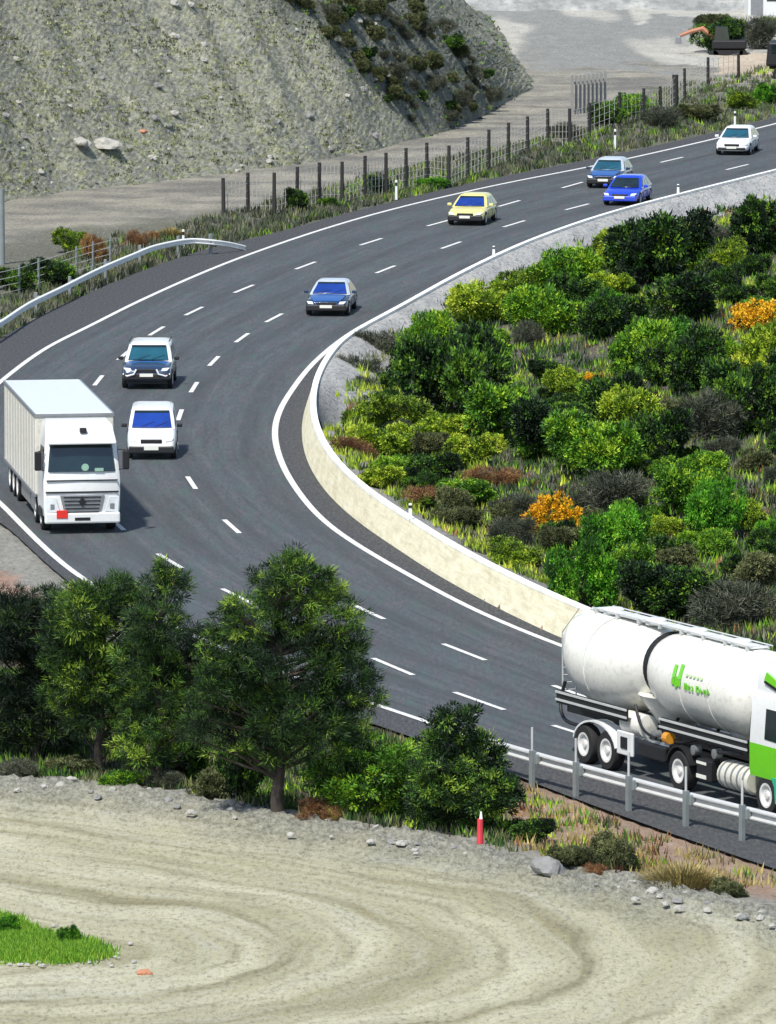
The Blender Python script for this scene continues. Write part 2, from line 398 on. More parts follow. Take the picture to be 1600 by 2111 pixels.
def dist_path(x, y, path):
    """distance, arc length, signed side"""
    best = 1e9; ba = 0; s = 0; sg = 1
    for i in range(len(path)-1):
        ax, ay = path[i][0], path[i][1]; dx = path[i+1][0]-ax; dy = path[i+1][1]-ay
        L2 = dx*dx+dy*dy+1e-9; t = max(0, min(1, ((x-ax)*dx+(y-ay)*dy)/L2))
        ex = x-ax-t*dx; ey = y-ay-t*dy; d = ex*ex+ey*ey; L = L2**.5
        if d < best: best = d; ba = s+t*L; sg = 1 if dx*ey-dy*ex > 0 else -1
        s += L
    return best**.5, ba, sg

# ------------------------------------------------------------------ key lines (places in the photograph)
OUT = [(1750,218),(1600,255),(1480,285),(1250,337),(1000,387),(760,445),(500,530),(300,615),(180,675),(100,715),(20,772),(-60,845),(-100,915),(-70,975),(0,1037),(50,1088),(100,1137),(165,1190),(310,1270),(520,1362),(770,1452),(900,1495),(1000,1531),(1120,1570),(1600,1700),(1750,1738)]
SHO = [(1750,203),(1600,241),(1480,271),(1250,322),(1000,371),(760,428),(560,482),(420,515),(300,556),(150,618),(60,664),(0,698),(-150,790),(-230,890),(-170,985),(0,1075),(60,1128),(120,1182),(300,1310),(500,1400),(770,1492),(900,1537),(1000,1572),(1120,1622),(1300,1688),(1440,1738),(1600,1792),(1750,1840)]
INN = [(1750,318),(1600,359),(1400,410),(1100,500),(930,580),(830,630),(730,682),(650,745),(605,800),(575,850),(566,890),(575,940),(605,1000),(680,1085),(850,1190),(1000,1268),(1165,1335),(1400,1420),(1750,1545)]
TOP = [(1750,311),(1600,350),(1400,400),(1250,440),(1100,492),(1018,528),(930,572),(830,628),(755,668),(712,692),(680,727),(655,770),(644,815),(645,855),(656,893),(675,928),(705,965),(750,1005),(800,1040),(850,1070),(910,1110),(1094,1206),(1200,1252),(1400,1330),(1750,1455)]
outp = wpath(OUT); shop = wpath(SHO); innp = wpath(INN); WH = 1.0
topp = relax(smooth_path([W(x, y, WH) for x, y in TOP], .8), 30)
wallg = [Vector((p.x, p.y, 0)) for p in topp]
TE = [(-300,1600),(0,1617),(150,1622),(320,1640),(430,1665),(600,1698),(800,1728),(900,1742),(1000,1752),(1060,1790),(1150,1800),(1250,1825),(1350,1830),(1450,1860),(1600,1890),(1800,1930)]
trk_edge = wpath(TE, 0, .6)
# hill toe
TOE = [(-300,520),(0,430),(200,402),(450,372),(640,348),(900,290),(1010,245),(1075,205),(1115,190)]
toe = wpath(TOE, 0, 1.0)

# ------------------------------------------------------------------ road sheets
def sheet(name, a, b, z, mat, lane=False):
    """surface between two paths, triangulated strip on matched arc fractions"""
    def res(p, n):
        L = [0]
        for i in range(len(p)-1): L.append(L[-1]+(p[i+1]-p[i]).length)
        out = []; k = 0
        for i in range(n):
            t = L[-1]*i/(n-1)
            while k < len(L)-2 and L[k+1] < t: k += 1
            f = (t-L[k])/max(1e-6, L[k+1]-L[k]); out.append(p[k].lerp(p[k+1], min(1, f)))
        return out
    n = 500; A = res(a, n); B = res(b, n); m = MB(); K = 16; vs = []
    for p, q in zip(A, B):
        for k in range(K+1):
            v = p.lerp(q, k/K); vs.append((v.x, v.y, z))
    m.add(vs, [(i*(K+1)+k, i*(K+1)+k+1, (i+1)*(K+1)+k+1, (i+1)*(K+1)+k) for i in range(n-1) for k in range(K)])
    o = m.build(name, mat, fixn=False)
    if o.data.polygons[0].normal.z < 0: o.data.flip_normals()
    at = o.data.attributes.new('lane', 'FLOAT', 'POINT')
    at.data.foreach_set('value', [5.2*k/K for i in range(n) for k in range(K+1)])
    ru = o.data.attributes.new('run', 'FLOAT_VECTOR', 'POINT'); ru.data.foreach_set('vector', [c_ for i in range(n) for k in range(K+1) for c_ in (16*k/K, i*.45*.06, 0)])
    return o
tag(sheet('road', outp, wallg, 0.004, 'asphalt'), kind='structure')
tag(sheet('road_shoulder', shop, [p+(q-p)*1.0 for p, q in zip(outp, outp)], 0.0, 'shoulder'), kind='structure')
def shoulder_inner():
    ns = normals2(wallg); a = [p for p in innp]
    return sheet('inner_road_shoulder', a, wallg, 0.010, 'shoulder')
tag(shoulder_inner(), kind='structure')
tag(ribbon('outer_edge_line', outp, .21, .016, 'paintwhite'), kind='structure')
tag(ribbon('inner_edge_line', innp, .22, .016, 'paintwhite'), kind='structure')
LB = [(1640,315),(1520,345),(1410,372),(1300,399),(1190,427),(1060,462),(930,505),(795,556),(680,604),(565,656),(499,697),(441,745),(400,799),(371,855),(362,918),(394,995),(436,1085-40),(478,1085),(600,1178),(757,1260),(957,1345),(1190,1432),(1440,1520)]
LBC = [(1520,345),(1300,399),(1190,427),(1060,462),(930,506),(795,556),(680,604),(565,656),(499,697),(441,745),(400,799),(371,856),(362,915),(395,996),(478,1086),(600,1178),(757,1261),(957,1345),(1190,1432)]
LAC = [(1500,303),(1385,330),(1280,355),(1180,382),(1050,420),(905,460),(765,499),(630,548),(503,596),(400,642),(323,683),(255,733),(203,785),(165,850),(150,930),(172,1000),(240,1080),(350,1157),(490,1230),(640,1300),(810,1375),(988,1446),(1200,1515)]
lbp = wpath([(x, y) for x, y in LBC], 0, .4); lap = wpath(LAC, 0, .4)
mk = MB()
for path, cen in ((lbp, LBC), (lap, LAC)):
    for c in cen:
        p = W(*c); i = min(range(len(path)), key=lambda k: (path[k]-p).length)
        d = (path[min(i+3, len(path)-1)]-path[max(i-3, 0)]).normalized(); n = Vector((-d.y, d.x, 0)); h = 1.8; q = .085
        vs = [(p+d*a*h+n*b*q) for a, b in ((-1,-1),(1,-1),(1,1),(-1,1))]
        mk.add([(v.x, v.y, .018) for v in vs], [(0,1,2,3)])
tag(mk.build('lane_markings', 'paintwhite', fixn=False), kind='structure')

# ------------------------------------------------------------------ concrete wall round the inside of the bend
def sweep(name, path, prof, mats, parent=None, mi=None, smooth=False):
    m = MB(); ns = normals2(path); n = len(prof); vs = []
    for p, nn in zip(path, ns):
        for a, z in prof: vs.append((p.x+nn.x*a, p.y+nn.y*a, z))
    for k in range(n):
        m.add([], [])
    fs = []; mis = []
    for i in range(len(path)-1):
        for k in range(n):
            j = (k+1) % n; fs.append((i*n+k, i*n+j, (i+1)*n+j, (i+1)*n+k)); mis.append(mi[k] if mi else 0)
    m.v = vs; m.f = [list(f) for f in fs]+[list(range(n)), list(range((len(path)-1)*n, len(path)*n))]; m.mi = mis+[0, 0]
    return m.build(name, mats, parent, smooth)
# the path runs from the far right round to the near right: the road lies on its right-hand side (negative normal)
M['jointgrey'] = mat_plain('joint_sealant', g3(.36,.34,.28), .9)
wallroot = empty('concrete_barrier', wallg[len(wallg)//2]*1.0)
tag(wallroot, 'long low concrete wall curving round the inside of the bend, cream face and grey back', 'barrier')
off = wallroot.location.copy()
wp = [p-off for p in wallg]
sgn = -1
# which side is the road? test with the inner edge line
dd, aa, ss = dist_path(innp[len(innp)//2].x, innp[len(innp)//2].y, wallg); sgn = ss
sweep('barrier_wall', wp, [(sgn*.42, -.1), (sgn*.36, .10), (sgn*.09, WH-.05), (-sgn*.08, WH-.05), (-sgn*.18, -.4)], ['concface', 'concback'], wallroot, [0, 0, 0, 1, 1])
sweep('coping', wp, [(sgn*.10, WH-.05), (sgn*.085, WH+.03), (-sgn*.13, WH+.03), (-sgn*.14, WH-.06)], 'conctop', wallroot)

def gravel_bank():
    m = MB(); ns = normals2(wallg); pr = [(.10, .93), (.4, .90), (.75, .76), (1.15, .56), (1.6, .34), (2.1, .12), (2.7, -.25)]; vs = []; up_ = [(p, q) for p, q in zip(wallg, ns) if p.y > W(0, 905).y]
    for ip, (p, nn) in enumerate(up_):
        e_ = min(1, (len(up_)-1-ip)/16); e_ = e_*e_*(3-2*e_)
        for a, z in pr:
            a = .1+(a-.1)*(.35+.65*e_); z = z-(1-e_)*(a-.1)*1.6
            x = p.x-sgn*nn.x*a; y = p.y-sgn*nn.y*a; k = min(1, a-.1)
            vs.append((x, y, z+.16*noise.fractal(Vector((x*.9, y*.5, 2)), 1, 2, 4)*k))
    n = len(pr); m.add(vs, [(i*n+j, i*n+j+1, (i+1)*n+j+1, (i+1)*n+j) for i in range(len(up_)-1) for j in range(n-1)])
    o = m.build('gravel_bank', 'bankgravel', smooth=True)
    if o.data.polygons[0].normal.z < 0: o.data.flip_normals()
    return tag(o, kind='structure')
def mat_bankgravel():
    t = NT('bank_gravel'); f = t.noise(t.coord((1, .35, 1)), 7, 8, .8); n_ = t.noise(t.coord((1, .25, 1)), .8, 5, .65)
    c = t.ramp(n_, [(.3, srgb(156,157,155)), (.5, srgb(180,180,177)), (.7, srgb(198,195,188))])
    c = t.mix(t.ramp(f, [(.36, (.85,)*3+(1,)), (.5, (0,)*3+(1,))]), c, srgb(84,88,86))
    c = t.mix(t.ramp(f, [(.56, (0,)*3+(1,)), (.7, (.8,)*3+(1,))]), c, srgb(206,203,196))
    t.color(c); t.bump(f, .1); return t.set(.95, 0, .1)
M['bankgravel'] = mat_bankgravel()
gravel_bank()

# ------------------------------------------------------------------ terrain
inner_poly = [(p.x, p.y) for p in wallg]+[(60, 150), (60, 420)]
def lerp3(a, b, t): return tuple(a[i]+(b[i]-a[i])*t for i in range(3))
def sm(a, b, x):
    t = max(0, min(1, (x-a)/(b-a))); return t*t*(3-2*t)
wl_c = wallg[::6]; sh_c = shop[::6]; te_c = trk_edge[::3]
def fnoise(x, y, s, o=3): return noise.fractal(Vector((x*s, y*s*.5, 3.1)), 1.0, 2.0, o)
road_poly = [(p.x, p.y) for p in sh_c]+[(p.x, p.y) for p in reversed(wl_c)]
PROAD = W(0,0)
far_track = wpath([(-300,520),(0,470),(200,440),(450,405),(700,350),(950,292),(1150,235),(1300,185),(1500,150),(1750,130)], 0, 3)
def yedge(x):
    for i in range(len(trk_edge)-1):
        a, b = trk_edge[i], trk_edge[i+1]
        if (a.x-x)*(b.x-x) <= 0: return a.y+(b.y-a.y)*((x-a.x)/(b.x-a.x) if b.x != a.x else 0)
    return trk_edge[0].y if x < trk_edge[0].x else trk_edge[-1].y
LOWY = W(0, 915).y
def terrain(x, y):
    z = -.05
    if y < 235 and y < yedge(x)-.6: return -.5
    q = P((x, y, 0))
    if inpoly(x, y, inner_poly):
        d = dist_path(x, y, wl_c)[0]
        z = -.06+min(1.3, .085*max(0, d-.5))+.12*fnoise(x, y, .5)*min(1, d)+(-.12*(1-sm(1.2, 2.6, d)) if y > LOWY else .62*(1-sm(.3, 2.6, d)))
        return z
    if inpoly(x, y, road_poly): return -.12
    d = dist_path(x, y, sh_c)[0]
    z = -.06+.10*fnoise(x, y, .45)*sm(.3, 3, d)
    if y > 300 and x > -30: z += .35*sm(.8, 5, d)
    if y < 240:
        dt, a, sg = dist_path(x, y, te_c)
        z += (.30+.12*fnoise(x, y, .9))*math.exp(-(dt/1.6)**2)
    return z
ZC = {}
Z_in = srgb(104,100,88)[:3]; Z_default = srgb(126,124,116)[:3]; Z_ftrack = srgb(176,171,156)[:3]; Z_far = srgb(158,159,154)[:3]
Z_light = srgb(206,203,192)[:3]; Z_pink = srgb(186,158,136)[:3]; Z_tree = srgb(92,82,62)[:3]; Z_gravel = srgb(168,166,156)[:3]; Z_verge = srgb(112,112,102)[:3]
def zone(x, y):
    q = P((x, y, 0)); n = fnoise(x, y, .35)
    if inpoly(x, y, inner_poly):
        d = dist_path(x, y, wl_c)[0]
        # crushed pale stone right behind the wall, soil farther in
        return lerp3(srgb(172,171,166)[:3], Z_in, sm(.9, 2.5, d+.8*n))
    if y < 262:
        dt, a, sg = dist_path(x, y, te_c)
        inside = q[1] > 1560 and sg < 0
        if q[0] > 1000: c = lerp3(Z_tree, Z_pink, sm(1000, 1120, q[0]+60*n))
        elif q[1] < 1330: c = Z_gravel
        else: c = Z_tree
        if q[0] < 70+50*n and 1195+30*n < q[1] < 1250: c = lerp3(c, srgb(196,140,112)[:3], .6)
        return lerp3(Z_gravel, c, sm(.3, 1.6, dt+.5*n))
    d, a, sg = dist_path(x, y, far_track[::1])
    c = Z_verge
    if q[0] < 460: c = lerp3(Z_verge, srgb(128,128,112)[:3], max(0, min(1, .5+.6*n)))
    far = sm(1.2*4, 2.0*4+6, 0)
    # beyond the track: quarry floor
    side_far = (sg > 0)
    # figure which side is far: compare y with the track at same x
    yf = 452-.2165*(q[0]-461) if q[0] > 461 else 452+.13*(461-q[0])
    st = fnoise(x*.35, y*1.6, .5)
    c = lerp3(lerp3(Z_ftrack, srgb(132,130,124)[:3], max(0, min(1, .45+st*1.3))), c, sm(-16, 12, q[1]-yf+18*n))
    if q[1] < 150+30*n and q[0] > 850: c = lerp3(Z_far, Z_light, sm(.25, .5, fnoise(x, y*.4, .12)+.3))
    if q[1] < 45+20*n and q[0] > 1300: c = Z_light
    if q[0] > 1480 and 120 < q[1] < 165: c = lerp3(c, srgb(226,206,180)[:3], .8)
    if q[0] > 1330 and q[1] > 190: c = lerp3(c, srgb(104,110,88)[:3], .7)
    return c
def axis_vals(lo, hi, step, ext, n_ext=7):
    v = [lo+i*step for i in range(int((hi-lo)/step)+1)]
    a = []
    for k in range(1, n_ext+1): a.append(ext*(k/n_ext)**2.2)
    return sorted([lo-e for e in a]+v+[hi+e for e in a])
def make_ground():
    xs = axis_vals(-26, 26, .4, 2500); ys = axis_vals(168, 640, .9, 3500)
    ys = [y for y in ys if y > -900]
    vs = []; cols = []
    for y in ys:
        half = y*.052+1
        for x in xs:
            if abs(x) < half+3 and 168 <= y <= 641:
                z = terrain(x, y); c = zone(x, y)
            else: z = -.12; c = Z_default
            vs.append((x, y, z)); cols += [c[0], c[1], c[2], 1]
    nx = len(xs); fs = [(j*nx+i, j*nx+i+1, (j+1)*nx+i+1, (j+1)*nx+i) for j in range(len(ys)-1) for i in range(nx-1)]
    me = bpy.data.meshes.new('ground'); me.from_pydata(vs, [], fs); me.materials.append(M['ground'])
    a = me.attributes.new('zone', 'FLOAT_COLOR', 'POINT'); a.data.foreach_set('color', cols)
    me.polygons.foreach_set('use_smooth', [True]*len(me.polygons)); me.update()
    o = bpy.data.objects.new('ground', me); col.objects.link(o); return o
tag(make_ground(), kind='structure')

# foreground dirt track, ruts running round the hairpin
HP = wpath([(-400,1765),(-200,1788),(0,1815),(250,1850),(450,1892),(600,1932),(670,1962),(650,1992),(500,2030),(250,2062),(0,2082),(-300,2095)], 0, .8)
def make_track():
    vs = []; tr = []; fs = []
    xs = [-13+i*.16 for i in range(int(26/.16)+1)]; nj = 130; hp = HP[::3]
    for x in xs:
        ye = yedge(x)+.35*fnoise(x, 0, 1.1)+.15*fnoise(x, 9, 4)
        for j in range(nj):
            t = .12*j+.0022*j*j; y = ye-t
            d, s, sd_ = dist_path(x, y, hp)
            ber = (.16+.14*abs(fnoise(x, y, 1.3))+.16*abs(noise.fractal(Vector((x*3.7, y*2.2, 5)), .8, 2.1, 5)))*math.exp(-(t/3.0)**2)
            if j == 0: ber = -.35
            elif j == 1: ber *= .6
            rut = .02*math.sin(d*1.3+1.5*fnoise(x, y, .2))*sm(.5, 2, d)
            z = .02+ber+rut+.03*fnoise(x, y, .9)+.06*abs(fnoise(x, y, 3.2))*sm(7, 0, t)
            vs.append((x, y, z)); tr += [s, (d if sd_ > 0 else -d)+1.1*fnoise(x, y, .17)+.25*fnoise(x, y, .9), t+1.2*fnoise(x, y, .6)]
    for i in range(len(xs)-1):
        for j in range(nj-1):
            a = i*nj+j; fs.append([a, a+1, a+nj+1, a+nj])
    me = bpy.data.meshes.new('dirt_track'); me.from_pydata(vs, [], fs); me.materials.append(M['track'])
    a = me.attributes.new('track', 'FLOAT_VECTOR', 'POINT'); a.data.foreach_set('vector', tr)
    me.polygons.foreach_set('use_smooth', [True]*len(me.polygons)); me.update()
    o = bpy.data.objects.new('dirt_track', me); col.objects.link(o); return o
tag(make_track(), kind='structure')

# hill of rubble behind the road: front face and a right-hand flank
RT = W(1115, 192, 0)
def hill_h(x, y):
    d, a, sg = dist_path(x, y, toe)
    yt = ytoe(x)
    if yt is None: return -1
    f = (y-yt)*.62
    r = (RT.x-x)*.80-.02*(y-RT.y)
    r += .3*fnoise(x, y, .5); h = min(f, r); k_ = min(4.0, 1.3*max(h, 0)+.01); e_ = max(k_-abs(f-r), 0)/k_; h -= e_*e_*k_/4
    h = min(h, 16)
    rg_ = abs(noise.fractal(Vector((x*.32+h*.12, y*.10, 4)), 1, 2, 3))
    h += (.9*rg_-.25)*sm(.5, 3, h)+.38*fnoise(x, y*2, .33)*sm(0, 2, h)+.16*noise.fractal(Vector((x*1.6, y*1.2, 0)), 1, 2, 4)*sm(0, .6, h)
    return h
def ytoe(x):
    for i in range(len(toe)-1):
        a, b = toe[i], toe[i+1]
        if (a.x-x)*(b.x-x) <= 0: return a.y+(b.y-a.y)*((x-a.x)/(b.x-a.x) if b.x != a.x else 0)
    return None
def make_hill():
    xs = [-27+i*.17 for i in range(int((RT.x+27)/.17)+1)]; vs = []; vg = []; idx = {}
    nj = 190
    for i, x in enumerate(xs):
        yt = ytoe(x)
        if yt is None: yt = toe[0].y if x < toe[0].x else toe[-1].y
        for j in range(nj):
            y = yt-.4+j*.2 if j < 150 else yt-.4+30+(j-150)*1.2
            h = hill_h(x, y) if ytoe(x) is not None else min((y-yt)*.62, 16)
            idx[(i, j)] = len(vs); vs.append((x, y, max(-.3, h)))
            q = P((x, y, max(0, h)))
            # vegetated band on the flank
            u = (q[0]-560)*.78-(q[1]-20)
            v = sm(-40, 50, u+60*fnoise(x, y, .6))*sm(1070, 960, q[0])
            vg.append(.85*v)
    fs = [[idx[(i, j)], idx[(i+1, j)], idx[(i+1, j+1)], idx[(i, j+1)]] for i in range(len(xs)-1) for j in range(nj-1)]
    me = bpy.data.meshes.new('hill'); me.from_pydata(vs, [], fs); me.materials.append(M['hill'])
    a = me.attributes.new('veg', 'FLOAT', 'POINT'); a.data.foreach_set('value', vg); me.update()
    o = bpy.data.objects.new('hill', me); col.objects.link(o); return o
tag(make_hill(), kind='structure')
def gz(x, y):
    """height of the ground at a place"""
    if y < 226 and y < yedge(x): return .05
    yt = ytoe(x)
    if yt is not None and y > yt and y < yt+40 and x < RT.x: return max(terrain(x, y), hill_h(x, y))
    return terrain(x, y)
def hill_at(px, py):
    """walk along the sight line until it meets the hill"""
    for k in range(1200):
        y = 340+k*.15
        d = (W(px, py, 0)-Vector((0, 0, CH))).normalized(); t = y/d.y
        p = Vector((0, 0, CH))+d*t
        if p.z <= 0: return None
        if ytoe(p.x) is not None and y > ytoe(p.x) and p.x < RT.x and hill_h(p.x, y) >= p.z: return p
    return None

# ------------------------------------------------------------------ foliage
def rnd_dir(rng):
    while True:
        v = Vector((rng.uniform(-1,1), rng.uniform(-1,1), rng.uniform(-1,1)))
        if .05 < v.length < 1: return v.normalized()
class Leaves:
    """leaf-sized blades gathered as arrays and turned into one mesh"""
    def __init__(s): s.v = []; s.t = []; s.m = []
    def mesh(s, name, mats):
        v = np.concatenate(s.v).astype(np.float32); t = np.concatenate(s.t).astype(np.float32); mi = np.concatenate(s.m).astype(np.int32); n = len(t)
        me = bpy.data.meshes.new(name); me.vertices.add(4*n); me.vertices.foreach_set('co', v.ravel())
        me.loops.add(4*n); me.loops.foreach_set('vertex_index', np.arange(4*n, dtype=np.int32))
        me.polygons.add(n); me.polygons.foreach_set('loop_start', np.arange(0, 4*n, 4, dtype=np.int32))
        for m in mats: me.materials.append(M[m])
        me.polygons.foreach_set('material_index', mi)
        a = me.attributes.new('tint', 'FLOAT', 'FACE'); a.data.foreach_set('value', np.clip(t, 0, 1))
        me.update(calc_edges=True); return me
    def build(s, name, mat, parent):
        o = bpy.data.objects.new(name, s.mesh(name, [mat] if isinstance(mat, str) else mat)); col.objects.link(o); o.parent = parent; return o
def unit(a): return a/np.maximum(1e-6, np.linalg.norm(a, axis=-1, keepdims=True))
def foliage(rng, lobes, nclump, nleaf, cr, leaf, wid, up=.25, mi=0, mb=None, shell=.55, spread=.24):
    """blades in clumps scattered through ellipsoid lobes (centre, (rx, ry, rz))"""
    m = mb or Leaves(); rs = np.random.RandomState(rng.randrange(1 << 30))
    vol = np.array([(l[1][0]*l[1][1]*l[1][2])**.75 for l in lobes]); cnt = np.maximum(2, (nclump*vol/vol.sum()).astype(int))
    idx = np.repeat(np.arange(len(lobes)), cnt); n = len(idx)
    C = np.array([l[0] for l in lobes])[idx]; Rr = np.array([l[1] for l in lobes])[idx]
    d = unit(rs.normal(size=(n, 3))); q = shell+(1-shell)*rs.rand(n, 1)**.6; q = np.where(rs.rand(n, 1) < .12, q*1.14, q)
    cc = C+d*Rr*q; t0 = rs.normal(.46, spread*.75, n)+rs.normal(0, .17, len(lobes))[idx]; rr = cr*rs.uniform(.6, 1.35, (n, 1, 1))
    ax = unit(d+np.array([0, 0, up]))[:, None, :]
    e = unit(rs.normal(size=(n, nleaf, 3))); p = cc[:, None, :]+e*np.array([1, 1, .75])*rr*rs.rand(n, nleaf, 1)**.5
    g = unit(e*.8+ax*.7+unit(rs.normal(size=(n, nleaf, 3)))*.5); sv = unit(np.cross(g, rs.normal(size=(n, nleaf, 3))))
    L = leaf*rs.uniform(.6, 1.4, (n, nleaf, 1)); w_ = wid*rs.uniform(.7, 1.3, (n, nleaf, 1))
    quad = np.stack([p-sv*w_*.5, p+sv*w_*.5, p+g*L+sv*w_*.2, p+g*L-sv*w_*.2], axis=2)
    m.v.append(quad.reshape(-1, 3)); m.t.append((t0[:, None]+rs.uniform(-.14, .14, (n, nleaf))).ravel()); m.m.append(np.full(n*nleaf, mi))
    return m
BUSH = {}
def bush_mesh(kind, var):
    key = (kind, var)
    if key in BUSH: return BUSH[key]
    rng = random.Random(hash(kind) % 1000 if False else sum(map(ord, kind))*7+var)
    lobes = [((0, 0, .45), (.55, .5, .42))]
    for k in range(6+var):
        a = rng.uniform(0, 6.28); d = rng.uniform(.35, .68); h = rng.uniform(.22, .72)
        r = rng.uniform(.2, .36); lobes.append(((math.cos(a)*d, math.sin(a)*d, h), (r*1.15, r*1.1, r)))
    if kind == 'gorse':
        m = foliage(rng, lobes, 260, 24, .085, .06, .04)
        m = foliage(rng, lobes, 40, 20, .08, .07, .03, mb=m, mi=1)
        mats = ['gorse', 'green']
    elif kind in ('grey', 'rust'):
        m = foliage(rng, lobes, 300, 24, .12, .12, .016, up=.7); mats = [kind]
    elif kind == 'straw' or kind == 'lawn':
        m = MB(); m.tint = []; mats = [kind]
        for k in range(1500):
            a = rng.uniform(0, 6.28); d = rng.random()**.6; x, y = math.cos(a)*d, math.sin(a)*d
            h = rng.uniform(.35, 1.0)*(1-.45*d*d); g = Vector((x*.45+rng.uniform(-.2,.2), y*.45+rng.uniform(-.2,.2), h)); s = Vector((math.sin(a), -math.cos(a), 0))*rng.uniform(.012,.024)
            p = Vector((x*.8, y*.8, 0)); b = len(m.v)
            m.v += [tuple(p-s), tuple(p+s), tuple(p+g*.6+s*.8), tuple(p+g*.6-s*.8), tuple(p+g+Vector((g.x, g.y, -.1))*.35)]
            m.f += [[b, b+1, b+2, b+3], [b+3, b+2, b+4]]; m.mi += [0, 0]; t = rng.random(); m.tint += [t, t]
    else:
        m = foliage(rng, lobes, 640, 28, .085, .052, .031, up=.35, spread=.27); mats = [kind]
    BUSH[key] = m.mesh('leaves_'+kind, mats); return BUSH[key]
STEMS = {}
def stem_mesh(var):
    if var in STEMS: return STEMS[var]
    rng = random.Random(900+var); m = MB()
    for k in range(7):
        a = rng.uniform(0, 6.28); m.tube([(0, 0, -.15), (math.cos(a)*.12, math.sin(a)*.12, .2), (math.cos(a)*.42, math.sin(a)*.42, rng.uniform(.45, .75))], [.035, .022, .008], 5)
    STEMS[var] = m.mesh('stems', 'stem'); return STEMS[var]
bcount = [0]
def bush(px, py, wpx, hpx, kind, label, group=None, cat='shrub', name='shrub', loc=None, flowers=None, stems=True):
    """px,py: where its foot meets the ground in the photograph; wpx,hpx its size there"""
    v = bcount[0] % 3; bcount[0] += 1
    if loc is None:
        p = W(px, py, 0)
        for k in range(4): p = W(px, py, gz(p.x, p.y))
    else: p = loc
    s = FPX/(p.y*CP+(CH-p.z)*SP)
    r = wpx/2/s/.95; h = hpx/s/.98
    root = empty(name, (p.x, p.y, p.z-.04), random.uniform(0, 6.28))
    root.scale = (r, r, h)
    o = bpy.data.objects.new('leaves', bush_mesh(kind, v)); col.objects.link(o); o.parent = root
    if stems and kind not in ('straw', 'lawn'):
        q = bpy.data.objects.new('stems', stem_mesh(v)); col.objects.link(q); q.parent = root
    else: o.name = 'blades'
    tag(root, label, cat, group)
    return root

